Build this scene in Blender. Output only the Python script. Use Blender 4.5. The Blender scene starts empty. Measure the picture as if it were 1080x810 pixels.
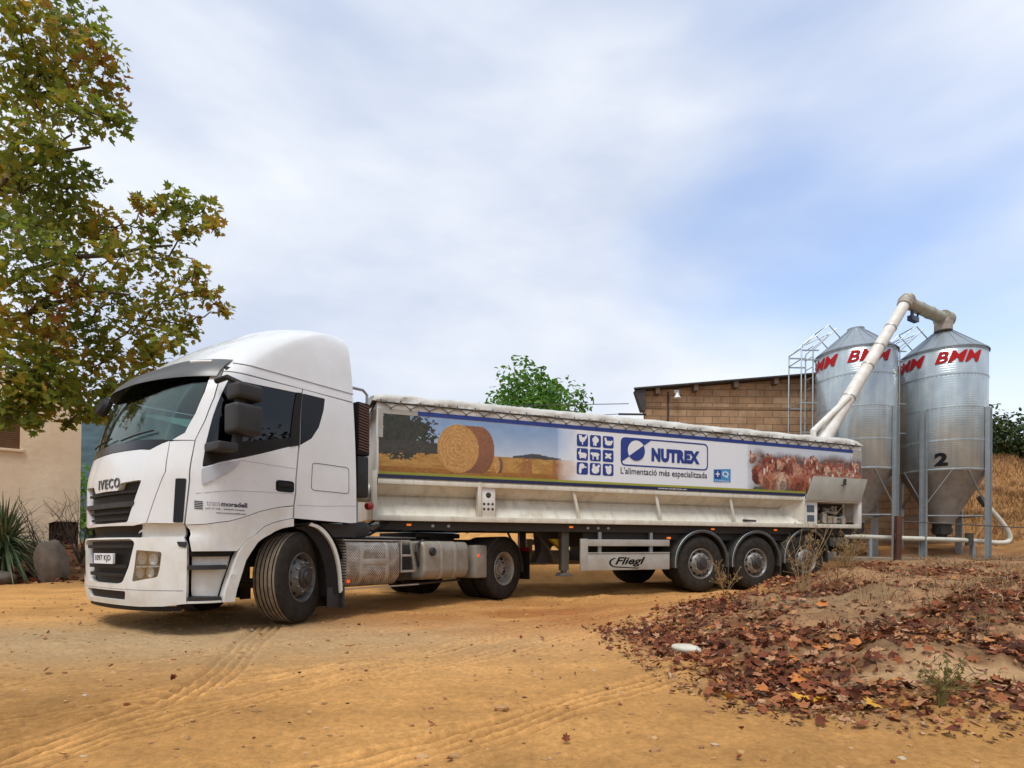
import bpy, bmesh, math, random
import numpy as np
from mathutils import Vector, Matrix, Euler
from mathutils.geometry import delaunay_2d_cdt

SC = bpy.context.scene
COL = SC.collection
random.seed(7); RNG = np.random.default_rng(7)
R = math.radians

# ------------------------------------------------------------------ camera, world, sun, exposure
EYE = 0.944
cam = bpy.data.cameras.new('camera'); cam.sensor_width = 36; cam.sensor_fit = 'HORIZONTAL'
cam.lens = 588.78 / 1080 * 36; cam.shift_y = (568.79 - 405) / 1080
cam.clip_start = 0.05; cam.clip_end = 9000
camo = bpy.data.objects.new('camera', cam); COL.objects.link(camo)
camo.matrix_world = Matrix.Translation((0, 0, EYE)) @ Matrix.Rotation(math.pi / 2 + .0076, 4, 'X') @ Matrix.Rotation(.0122, 4, 'Z')
SC.camera = camo

SUN_AZ, SUN_EL = R(200), R(63)          # compass-like: direction towards the sun measured from +Y clockwise
world = bpy.data.worlds.new('World'); SC.world = world; world.use_nodes = True
def build_world():
    nt = world.node_tree; nt.nodes.clear(); N = nt.nodes.new; L = nt.links.new
    out = N('ShaderNodeOutputWorld'); bg = N('ShaderNodeBackground'); bg.inputs[1].default_value = .1
    sky = N('ShaderNodeTexSky'); sky.sky_type = 'NISHITA'; sky.sun_disc = False
    sky.sun_elevation = SUN_EL; sky.sun_rotation = SUN_AZ; sky.air_density = 1.2; sky.dust_density = 1.5
    tc = N('ShaderNodeTexCoord')
    mp = N('ShaderNodeMapping'); mp.inputs['Scale'].default_value = (1.0, 1.0, 2.6); mp.inputs['Rotation'].default_value = (R(8), R(14), R(40))
    L(tc.outputs['Generated'], mp.inputs[0])
    n1 = N('ShaderNodeTexNoise'); n1.inputs['Scale'].default_value = 1.25; n1.inputs['Detail'].default_value = 8; n1.inputs['Roughness'].default_value = .50; n1.inputs['Distortion'].default_value = .25
    n2 = N('ShaderNodeTexNoise'); n2.inputs['Scale'].default_value = 1.9; n2.inputs['Detail'].default_value = 4; n2.inputs['Roughness'].default_value = .42
    mp2 = N('ShaderNodeMapping'); mp2.inputs['Scale'].default_value = (1.0, .8, 2.4); mp2.inputs['Location'].default_value = (3.1, 1.7, .4); mp2.inputs['Rotation'].default_value = (R(-6), R(14), R(15))
    L(tc.outputs['Generated'], mp2.inputs[0]); L(mp.outputs[0], n1.inputs[0]); L(mp2.outputs[0], n2.inputs[0])
    r1 = N('ShaderNodeValToRGB'); r1.color_ramp.interpolation = 'EASE'
    r1.color_ramp.elements[0].position = .30; r1.color_ramp.elements[0].color = (4.7, 5.5, 7.2, 1)
    r1.color_ramp.elements[1].position = .66; r1.color_ramp.elements[1].color = (8.4, 8.7, 9.2, 1)
    L(n1.outputs[0], r1.inputs[0])
    # the cloud sheet thins towards the north-east, where blue shows through
    dt = N('ShaderNodeVectorMath'); dt.operation = 'DOT_PRODUCT'; dt.inputs[1].default_value = (.66, .60, .42); L(tc.outputs['Generated'], dt.inputs[0])
    mr = N('ShaderNodeMapRange'); mr.inputs[1].default_value = .80; mr.inputs[2].default_value = 1.0; mr.inputs[3].default_value = -.16; mr.inputs[4].default_value = .30; L(dt.outputs['Value'], mr.inputs[0])
    ad = N('ShaderNodeMath'); L(n2.outputs[0], ad.inputs[0]); L(mr.outputs[0], ad.inputs[1])
    r2 = N('ShaderNodeValToRGB'); r2.color_ramp.interpolation = 'EASE'; r2.color_ramp.elements[0].position = .44; r2.color_ramp.elements[0].color = (0, 0, 0, 1)
    r2.color_ramp.elements[1].position = .92; r2.color_ramp.elements[1].color = (.9, .9, .9, 1)
    L(ad.outputs[0], r2.inputs[0])
    tint = N('ShaderNodeMix'); tint.data_type = 'RGBA'; tint.blend_type = 'MULTIPLY'; tint.inputs[0].default_value = 1
    tint.inputs[7].default_value = (2.0, 2.05, 2.25, 1); L(sky.outputs[0], tint.inputs[6])
    mx = N('ShaderNodeMix'); mx.data_type = 'RGBA'
    L(r2.outputs[0], mx.inputs[0]); L(r1.outputs[0], mx.inputs[6]); L(tint.outputs[2], mx.inputs[7])
    # overcast is palest towards the horizon
    sx = N('ShaderNodeSeparateXYZ'); L(tc.outputs['Generated'], sx.inputs[0])
    hz = N('ShaderNodeMapRange'); hz.interpolation_type = 'SMOOTHSTEP'; hz.inputs[1].default_value = .02; hz.inputs[2].default_value = .42; hz.inputs[3].default_value = .62; hz.inputs[4].default_value = 0; L(sx.outputs[2], hz.inputs[0])
    hm = N('ShaderNodeMix'); hm.data_type = 'RGBA'; L(hz.outputs[0], hm.inputs[0]); L(mx.outputs[2], hm.inputs[6]); hm.inputs[7].default_value = (8.3, 8.6, 9.1, 1)
    L(hm.outputs[2], bg.inputs[0]); L(bg.outputs[0], out.inputs[0])
build_world()
sun = bpy.data.lights.new('sun', 'SUN'); sun.energy = 2.3; sun.angle = R(22); sun.color = (1, .97, .92)
suno = bpy.data.objects.new('sun', sun); COL.objects.link(suno)
sd = Vector((math.sin(SUN_AZ) * math.cos(SUN_EL), math.cos(SUN_AZ) * math.cos(SUN_EL), math.sin(SUN_EL)))
suno.rotation_euler = sd.to_track_quat('Z', 'Y').to_euler()
vs = SC.view_settings; vs.view_transform = 'Standard'; vs.look = 'None'; vs.exposure = 0.22; vs.gamma = 1; vs.use_curve_mapping = False
SC.cycles.max_bounces = 6; SC.cycles.transparent_max_bounces = 12; SC.cycles.use_denoising = True
SC.cycles.diffuse_bounces = 3; SC.cycles.glossy_bounces = 3

# ------------------------------------------------------------------ helpers
def pbr(name, col, rough=.6, metal=0., var=0., vscale=6., col2=None, bump=0., bscale=40., spec=.5, coat=0., emit=None, detail=6, streak=None):
    m = bpy.data.materials.new(name); m.use_nodes = True; nt = m.node_tree; N = nt.nodes.new; L = nt.links.new
    b = nt.nodes['Principled BSDF']; b.inputs['Base Color'].default_value = (*col, 1)
    b.inputs['Roughness'].default_value = rough; b.inputs['Metallic'].default_value = metal
    b.inputs['Specular IOR Level'].default_value = spec
    if coat: b.inputs['Coat Weight'].default_value = coat; b.inputs['Coat Roughness'].default_value = .08
    if emit: b.inputs['Emission Color'].default_value = (*emit[0], 1); b.inputs['Emission Strength'].default_value = emit[1]
    if var or bump:
        tc = N('ShaderNodeTexCoord')
    if var:
        n = N('ShaderNodeTexNoise'); n.inputs['Scale'].default_value = vscale; n.inputs['Detail'].default_value = detail; n.inputs['Roughness'].default_value = .6
        L(tc.outputs['Object'], n.inputs[0])
        rp = N('ShaderNodeValToRGB'); rp.color_ramp.elements[0].position = .32; rp.color_ramp.elements[1].position = .7
        c2 = col2 or tuple(c * (1 - var) for c in col)
        rp.color_ramp.elements[0].color = (*c2, 1); rp.color_ramp.elements[1].color = (*col, 1)
        L(n.outputs[0], rp.inputs[0]); L(rp.outputs[0], b.inputs['Base Color'])
        mr = N('ShaderNodeMapRange'); mr.inputs[3].default_value = min(1, rough + .12); mr.inputs[4].default_value = max(.03, rough - .08)
        L(n.outputs[0], mr.inputs[0]); L(mr.outputs[0], b.inputs['Roughness'])
    if streak and var:
        ms = N('ShaderNodeMapping'); ms.inputs['Scale'].default_value = (5, 5, 1.3); L(tc.outputs['Object'], ms.inputs[0])
        ns = N('ShaderNodeTexNoise'); ns.inputs['Scale'].default_value = 1.6; ns.inputs['Detail'].default_value = 7; ns.inputs['Roughness'].default_value = .65; L(ms.outputs[0], ns.inputs[0])
        rs = N('ShaderNodeMapRange'); rs.inputs[1].default_value = .48; rs.inputs[2].default_value = .72; rs.inputs[3].default_value = 0; rs.inputs[4].default_value = streak[0]; L(ns.outputs[0], rs.inputs[0])
        ss = N('ShaderNodeMix'); ss.data_type = 'RGBA'; L(rs.outputs[0], ss.inputs[0]); L(rp.outputs[0], ss.inputs[6]); ss.inputs[7].default_value = (*streak[1], 1); L(ss.outputs[2], b.inputs['Base Color'])
    if bump:
        n2 = N('ShaderNodeTexNoise'); n2.inputs['Scale'].default_value = bscale; n2.inputs['Detail'].default_value = 5
        L(tc.outputs['Object'], n2.inputs[0])
        bp = N('ShaderNodeBump'); bp.inputs['Strength'].default_value = bump; bp.inputs['Distance'].default_value = .02
        L(n2.outputs[0], bp.inputs['Height']); L(bp.outputs[0], b.inputs['Normal'])
    return m

def attr_mat(name, attr, rough=.6, bump=0, bscale=30, spec=.4):
    m = pbr(name, (.5, .5, .5), rough, bump=bump, bscale=bscale, spec=spec); nt = m.node_tree
    a = nt.nodes.new('ShaderNodeAttribute'); a.attribute_name = attr
    nt.links.new(a.outputs['Color'], nt.nodes['Principled BSDF'].inputs['Base Color']); return m

def island_mat(name, stops, rough=.7, transl=0., spec=.3, patch_scale=0, patch_amt=.5):
    m = bpy.data.materials.new(name); m.use_nodes = True; nt = m.node_tree; N = nt.nodes.new; L = nt.links.new
    b = nt.nodes['Principled BSDF']; b.inputs['Roughness'].default_value = rough; b.inputs['Specular IOR Level'].default_value = spec
    g = N('ShaderNodeNewGeometry'); rp = N('ShaderNodeValToRGB'); e = rp.color_ramp.elements
    while len(e) < len(stops): e.new(.5)
    for k, (p, c) in enumerate(stops): e[k].position = p; e[k].color = (*c, 1)
    L(g.outputs['Random Per Island'], rp.inputs[0]); L(rp.outputs[0], b.inputs['Base Color'])
    if patch_scale:
        tc = N('ShaderNodeTexCoord'); n = N('ShaderNodeTexNoise'); n.inputs['Scale'].default_value = patch_scale; n.inputs['Detail'].default_value = 2; L(tc.outputs['Object'], n.inputs[0])
        mr = N('ShaderNodeMapRange'); mr.inputs[1].default_value = .3; mr.inputs[2].default_value = .7; L(n.outputs[0], mr.inputs[0])
        mf = N('ShaderNodeMix'); mf.inputs[0].default_value = patch_amt; L(g.outputs['Random Per Island'], mf.inputs[2]); L(mr.outputs[0], mf.inputs[3]); L(mf.outputs[0], rp.inputs[0])
    if transl:
        t = N('ShaderNodeBsdfTranslucent'); mx = N('ShaderNodeMixShader'); mx.inputs[0].default_value = transl
        L(rp.outputs[0], t.inputs[0]); L(b.outputs[0], mx.inputs[1]); L(t.outputs[0], mx.inputs[2]); L(mx.outputs[0], nt.nodes['Material Output'].inputs[0])
    return m

class MB:
    def __init__(s): s.v = []; s.f = []
    def add(s, vs, fs):
        o = len(s.v); s.v += [tuple(map(float, p)) for p in vs]; s.f += [tuple(i + o for i in f) for f in fs]; return s
    def box(s, lo, hi, M=None):
        x0, y0, z0 = lo; x1, y1, z1 = hi
        x0, x1 = min(x0, x1), max(x0, x1); y0, y1 = min(y0, y1), max(y0, y1); z0, z1 = min(z0, z1), max(z0, z1)
        vs = [(x0, y0, z0), (x1, y0, z0), (x1, y1, z0), (x0, y1, z0), (x0, y0, z1), (x1, y0, z1), (x1, y1, z1), (x0, y1, z1)]
        if M is not None: vs = [M @ Vector(p) for p in vs]
        return s.add(vs, [(3, 2, 1, 0), (4, 5, 6, 7), (0, 1, 5, 4), (1, 2, 6, 5), (2, 3, 7, 6), (3, 0, 4, 7)])
    def bar(s, a, b, w, h=None, up=(0, 0, 1)):
        a, b = Vector(a), Vector(b); d = (b - a).normalized(); h = h or w; up = Vector(up)
        if abs(d.dot(up)) > .98: up = Vector((1, 0, 0))
        r = d.cross(up).normalized() * w / 2; u = r.cross(d).normalized() * h / 2
        vs = [a - r - u, a + r - u, a + r + u, a - r + u, b - r - u, b + r - u, b + r + u, b - r + u]
        return s.add(vs, [(0, 1, 2, 3), (7, 6, 5, 4), (1, 0, 4, 5), (2, 1, 5, 6), (3, 2, 6, 7), (0, 3, 7, 4)])
    def tube(s, pts, r, n=8, r2=None, cap=True):
        pts = [Vector(p) for p in pts]; k = len(pts); rings = []
        prev = None
        for i, p in enumerate(pts):
            d = (pts[min(i + 1, k - 1)] - pts[max(i - 1, 0)]).normalized()
            if prev is None:
                a = Vector((0, 0, 1)) if abs(d.z) < .9 else Vector((1, 0, 0)); x = d.cross(a).normalized()
            else: x = (prev - d * prev.dot(d)).normalized()
            prev = x; y = d.cross(x); rr = r if r2 is None else r + (r2 - r) * i / (k - 1)
            rings.append([p + (x * math.cos(2 * math.pi * j / n) + y * math.sin(2 * math.pi * j / n)) * rr for j in range(n)])
        vs = [q for g in rings for q in g]; fs = []
        for i in range(k - 1):
            for j in range(n):
                fs.append((i * n + j, i * n + (j + 1) % n, (i + 1) * n + (j + 1) % n, (i + 1) * n + j))
        if cap: fs += [tuple(reversed(range(n))), tuple((k - 1) * n + j for j in range(n))]
        return s.add(vs, fs)
    def lathe(s, prof, M=None, n=48, a0=0., a1=2 * math.pi):
        "profile [(r, h)] about local z"
        closed = abs(a1 - a0 - 2 * math.pi) < 1e-6; m = n if closed else n + 1
        vs = []
        for r, h in prof:
            for j in range(m):
                a = a0 + (a1 - a0) * j / n; p = Vector((r * math.cos(a), r * math.sin(a), h)); vs.append(M @ p if M is not None else p)
        fs = []
        for i in range(len(prof) - 1):
            for j in range(n):
                j2 = (j + 1) % m
                fs.append((i * m + j, i * m + j2, (i + 1) * m + j2, (i + 1) * m + j))
        return s.add(vs, fs)
    def prism(s, poly, ax, lo, hi):
        "extrude a 2D polygon along axis ax ('x','y','z')"
        f = {'x': lambda a, b, c: (c, a, b), 'y': lambda a, b, c: (a, c, b), 'z': lambda a, b, c: (a, b, c)}[ax]
        n = len(poly); vs = [f(a, b, lo) for a, b in poly] + [f(a, b, hi) for a, b in poly]
        fs = [tuple(range(n)), tuple(reversed(range(n, 2 * n)))] + [(i, n + i, n + (i + 1) % n, (i + 1) % n) for i in range(n)]
        return s.add(vs, fs)
    def mesh(s, name, bevel=0, smooth=35, seg=2):
        me = bpy.data.meshes.new(name); me.from_pydata(s.v, [], s.f); me.update()
        bm = bmesh.new(); bm.from_mesh(me)
        bmesh.ops.recalc_face_normals(bm, faces=bm.faces)
        if bevel: 
            es = [e for e in bm.edges if len(e.link_faces) == 2 and e.calc_face_angle() > R(30)]
            bmesh.ops.bevel(bm, geom=es, offset=bevel, segments=seg, profile=.6, affect='EDGES', clamp_overlap=True)
        bm.to_mesh(me); bm.free()
        if smooth:
            me.shade_smooth(); me.set_sharp_from_angle(angle=R(smooth))
        return me
    def build(s, name, mat, parent=None, bevel=0, smooth=35, seg=2, mats=None):
        me = s.mesh(name, bevel, smooth, seg); o = bpy.data.objects.new(name, me); COL.objects.link(o)
        for m in (mats or [mat]): me.materials.append(m)
        if parent: o.parent = parent
        return o

def props(o, label=None, cat=None, group=None, kind=None):
    for k, v in (('label', label), ('category', cat), ('group', group), ('kind', kind)):
        if v: o[k] = v
    return o
def thing(name, label, cat, loc=(0, 0, 0), rot=(0, 0, 0), group=None):
    o = bpy.data.objects.new(name, None); COL.objects.link(o); o.location = loc; o.rotation_euler = rot; o.empty_display_size = .2
    return props(o, label, cat, group)
def copy_tree(o, parent=None):
    c = o.copy(); COL.objects.link(c)
    if parent: c.parent = parent
    for ch in list(o.children): copy_tree(ch, c)
    return c
def rounded(poly, r, n=4):
    out = []; k = len(poly)
    for i in range(k):
        a, b, c = Vector(poly[i - 1]), Vector(poly[i]), Vector(poly[(i + 1) % k])
        d1, d2 = a - b, c - b; q = min(r, d1.length * .45, d2.length * .45)
        p1, p2 = b + d1.normalized() * q, b + d2.normalized() * q
        for j in range(n + 1):
            t = j / n; out.append(tuple((1 - t) ** 2 * p1 + 2 * t * (1 - t) * b + t * t * p2))
    return out
def rrect(x0, y0, x1, y1, r, n=4): return rounded([(x0, y0), (x1, y0), (x1, y1), (x0, y1)], r, n)

_txt = {}
def text2d(body, w, h, bold=0., shear=0., res=3, spacing=1.):
    "font outlines as a flat mesh scaled to w x h, origin bottom left"
    cu = bpy.data.curves.new('lettering', 'FONT'); cu.body = body; cu.offset = bold; cu.shear = shear; cu.resolution_u = res; cu.space_character = spacing
    cu.fill_mode = 'FRONT'
    o = bpy.data.objects.new('lettering', cu); COL.objects.link(o); bpy.context.view_layer.update()
    dg = bpy.context.evaluated_depsgraph_get(); me = o.evaluated_get(dg).to_mesh()
    v = [(p.co.x, p.co.y) for p in me.vertices]; f = [tuple(p.vertices) for p in me.polygons]
    bpy.data.objects.remove(o); bpy.data.curves.remove(cu)
    xs = [p[0] for p in v]; ys = [p[1] for p in v]; x0, y0 = min(xs), min(ys); sx = w / (max(xs) - x0); sy = h / (max(ys) - y0) if h else sx
    return [((a - x0) * sx, (b - y0) * sy) for a, b in v], f

def fbm2(shape, cells, octaves=4, seed=0, gain=.5):
    rng = np.random.default_rng(seed); H, Wd = shape; out = np.zeros(shape); amp = 1; tot = 0
    cy, cx = cells
    for o in range(octaves):
        g = rng.random((int(cy) + 3, int(cx) + 3)); yy = np.linspace(0, cy, H); xx = np.linspace(0, cx, Wd)
        yi = yy.astype(int); xi = xx.astype(int); ty = (yy - yi)[:, None]; tx = (xx - xi)[None]
        ty = ty * ty * (3 - 2 * ty); tx = tx * tx * (3 - 2 * tx)
        a = g[yi][:, xi]; b = g[yi][:, xi + 1]; c = g[yi + 1][:, xi]; d = g[yi + 1][:, xi + 1]
        out += amp * ((a * (1 - tx) + b * tx) * (1 - ty) + (c * (1 - tx) + d * tx) * ty); tot += amp; amp *= gain; cy *= 2; cx *= 2
    return out / tot

def vnoise(x, y, s=0):
    "value noise at arbitrary points"
    xi = np.floor(x).astype(np.int64); yi = np.floor(y).astype(np.int64); tx = x - xi; ty = y - yi
    tx = tx * tx * (3 - 2 * tx); ty = ty * ty * (3 - 2 * ty)
    def h(a, b):
        n = (a * 374761393 + b * 668265263 + s * 974711) & 0x7fffffff; n = ((n ^ (n >> 13)) * 1274126177) & 0x7fffffff
        return ((n ^ (n >> 16)) & 0xffff) / 65535.
    return (h(xi, yi) * (1 - tx) + h(xi + 1, yi) * tx) * (1 - ty) + (h(xi, yi + 1) * (1 - tx) + h(xi + 1, yi + 1) * tx) * ty
def vfbm(x, y, s=0, o=4):
    t = 0; a = 1; n = 0
    for k in range(o): t = t + a * vnoise(x * 2 ** k, y * 2 ** k, s + k); n += a; a *= .5
    return t / n

# ------------------------------------------------------------------ terrain
CP = np.array([
 (-2.6,6.3,0),(-.1,9.3,0),(-4,7.4,0),(-1.9,10.6,0),(-5,5.5,0),(-3.3,5,0),(-6.5,8,0),(-8,9.5,0),(0,2,0),(-3,2,0),(-6,2,0),(0,4.3,0),(0,7,0),(-1,7.8,0),(.9,8.6,.0),(.2,0,0),(3,0,.05),(-5,0,0),
 (-1.4,5.6,0),(1.0,9.8,.02),(2.2,9.9,.05),(3.5,10.3,.08),(4.7,10.85,.09),(5.9,11.35,.1),(2.7,12.4,.1),(3.9,12.9,.12),(5.1,13.4,.12),(1.3,11.5,.08),(.2,11.2,.12),(4.4,10.0,.12),(3.4,9.4,.1),(6.3,12.6,.15),(5.6,12.4,.12),
 (0,14.5,1.3),(-3,14.5,1.2),(-1,12.9,.65),(1.8,14.2,.6),(3.5,15.8,.95),(6,15.9,1.0),(8,15.9,1.0),(11,15.9,1.02),(13,15.8,1.05),(-6,14,.9),
 (8.9,14.6,.68),(10,14.3,.68),(11.2,14.6,.7),(12.3,14.4,.72),(10.6,13.4,.7),(8,13.6,.62),
 (5.2,9.0,.6),(4.5,8.7,.48),(6.3,9.8,.66),(7.0,10.8,.6),(8,11.3,.68),(9.5,12.3,.7),(3.4,8.3,.2),(2.2,6.3,.2),(3.2,6.2,.36),(5,6,.52),(7,7,.62),(2,4.5,.13),(3,4,.24),(5,4,.4),(3,2.8,.05),(5,2.5,.10),(2.6,3.3,.14),(4,3.4,.2),(7.3,12.6,.42),(8,4,.55),(10,8,.75),(1.2,6.0,.04),(1.3,4.6,.04),(1.4,3.4,.03),(2.2,2.3,.03),
 (14,17.2,2.0),(15,18,2.9),(17,20,4.2),(20,24,5.4),(13.6,15.2,.95),(14.3,15.5,1.2),(14.6,16.4,1.9),(16,17,2.6),(18,17,3.0),(14,13,.85),(20,15,2.5),(24,22,5),(16,13,1.0),
 (-10,11.3,0),(-8.5,11.5,.05),(-12,14.8,.78),(-14.5,14.8,.78),(-10,14.6,.75),(-9.5,12.6,.25),(-12.5,12.5,.3),(-14,11,.1),(-18,25,.8),(-25,15,.8),(0,25,1.5),(10,26,2.5),(-10,26,1.0),(-12,5,0),(-16,8,0)], float)
def terrain_raw(x, y):
    x = np.asarray(x, float); y = np.asarray(y, float); num = np.zeros_like(x); den = np.zeros_like(x)
    for px, py, pz in CP:
        w = 1 / ((x - px) ** 2 + (y - py) ** 2 + .12) ** 1.7; num += w * pz; den += w
    return num / den
EDGE = [(4.6,9.75),(3.3,8.3),(2.2,7.1),(.96,5.67),(1.17,4.3),(1.27,3.5),(1.5,3.05),(2.1,2.86),(3.0,2.82),(5,3.1),(9,5),(14,12),(13.5,15.9),(8,15.9),(7.4,13),(6.6,11.2),(5.6,10.3)]
def inside_dist(x, y, poly):
    "signed distance, positive inside"
    x = np.asarray(x, float); y = np.asarray(y, float); d = np.full(x.shape, 1e9); ins = np.zeros(x.shape, bool); n = len(poly)
    for i in range(n):
        ax, ay = poly[i]; bx, by = poly[(i + 1) % n]; ex, ey = bx - ax, by - ay
        t = np.clip(((x - ax) * ex + (y - ay) * ey) / (ex * ex + ey * ey), 0, 1)
        d = np.minimum(d, np.hypot(x - ax - t * ex, y - ay - t * ey))
        c = ((ay > y) != (by > y)) & (x < (bx - ax) * (y - ay) / ((by - ay) or 1e-9) + ax); ins ^= c
    return np.where(ins, d, -d)
TRACKS = [([(-2.62,6.0),(-2.25,4.6),(-1.95,3.75),(-1.92,3.15),(-2.1,2.7),(-2.3,2.1)], .15),
          ([(2.2,8.2),(.9,6.5),(.0,5.47),(-1.1,4.3),(-1.66,3.75),(-2.05,3.3),(-2.6,2.75),(-3.4,2.2)], .15),
          ([(-.9,6.2),(-2.6,4.6),(-3.2,3.6),(-3.6,2.4)], .13), ([(.9,5.6),(-.6,4.3),(-1.6,3.1),(-2.3,1.8)], .16), ([(1.6,4.2),(.4,3.2),(-.8,2.2),(-1.6,1.6)], .15)]
def polydist(x, y, pts):
    d = np.full(x.shape, 1e9); sg = np.zeros(x.shape); al = np.zeros(x.shape); s0 = 0
    for (ax, ay), (bx, by) in zip(pts[:-1], pts[1:]):
        ex, ey = bx - ax, by - ay; L = math.hypot(ex, ey); t = np.clip(((x - ax) * ex + (y - ay) * ey) / (L * L), 0, 1)
        q = np.hypot(x - ax - t * ex, y - ay - t * ey); cr = ((x - ax) * ey - (y - ay) * ex) / L
        m = q < d; d = np.where(m, q, d); sg = np.where(m, cr, sg); al = np.where(m, s0 + t * L, al); s0 += L
    return d, sg, al
def smooth_path(p, n=3):
    p = [Vector((a, b, 0)) for a, b in p]
    for _ in range(n):
        q = [p[0]]
        for a, b in zip(p[:-1], p[1:]): q += [a * .75 + b * .25, a * .25 + b * .75]
        p = q + [p[-1]]
    return [(v.x, v.y) for v in p]
TRACKS = [(smooth_path(a), w) for a, w in TRACKS]
def terrain(x, y, detail=True):
    x = np.asarray(x, float); y = np.asarray(y, float)
    z = terrain_raw(x, y)
    if not detail: return z
    m = inside_dist(x, y, EDGE); k = np.clip(m / .8, 0, 1)
    near = np.exp(-((x) ** 2 + (y - 6) ** 2) / 400)
    z = z + near * ((vfbm(x * 1.1, y * 1.1, 5) - .5) * .05 + (vfbm(x * 4, y * 4, 9) - .5) * .03 + (vfbm(x * 11, y * 13, 15) - .5) * .022)
    z = z + k * near * ((vfbm(x * 2.3, y * 2.3, 21) - .5) * .22 + (vfbm(x * 7, y * 7, 33) - .5) * .12)
    for pts, w in TRACKS:
        xs = [p[0] for p in pts]; ys = [p[1] for p in pts]
        bb = (x > min(xs) - .6) & (x < max(xs) + .6) & (y > min(ys) - .6) & (y < max(ys) + .6)
        if not bb.any(): continue
        d, sg, al = polydist(x[bb], y[bb], pts)
        inn = 1 / (1 + np.exp((d - w) / .012)); br = .35 + 1.1 * vfbm(al * .9, sg * 1.5, 3)
        rid = np.cos(sg * 2 * math.pi / (.075 if w < .2 else .11)) * .017 + np.sign(np.sin(al * 2 * math.pi / .09)) * .0012
        berm = .012 * np.exp(-((d - w - .04) / .04) ** 2)
        dz = (-.018 * inn + rid * inn + berm) * np.clip(br, 0, 1.1); z = z.copy(); z[bb] += dz
    # ruts and clods where the lorry has turned behind the drive axle
    rut = np.exp(-(((x - 1.3) / 1.8) ** 2 + ((y - 9.1) / 1.1) ** 2)); z = z + rut * ((vfbm(x * 2.2, y * 2.2, 51) - .5) * .14 + (vfbm(x * 8, y * 8, 57) - .5) * .05)
    return z
def graded(lo, hi, core0, core1, step, grow=1.09):
    a = list(np.arange(core0, core1, step)); s = step; x = a[-1]
    while x < hi: s *= grow; x += s; a.append(x)
    s = step; x = a[0]; b = []
    while x > lo: s *= grow; x -= s; b.append(x)
    return np.array(b[::-1] + a)
def drift(x, y):
    "where fallen leaves have gathered: a band along the edge of the bank and patches higher up"
    d = inside_dist(x, y, EDGE); e = np.exp(-((d - .42) / .42) ** 2) * np.clip((vfbm(x * 1.6, y * 1.6, 201) - .22) * 4, 0, 1)
    p = np.clip((vfbm(x * .85, y * 1.3, 203) - .56) * 9, 0, 1) * np.clip(d / .4, 0, 1) * .85
    lo = np.clip(1 - np.hypot((x - 1.75) / .75, (y - 3.6) / .75), 0, 1) ** .4
    bare = np.hypot((x - 2.75) / .62, (y - 3.55) / .17) < 1
    return np.where(bare, 0, np.clip(np.maximum(np.maximum(e, p), lo * (d > .05)), 0, 1))
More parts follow.
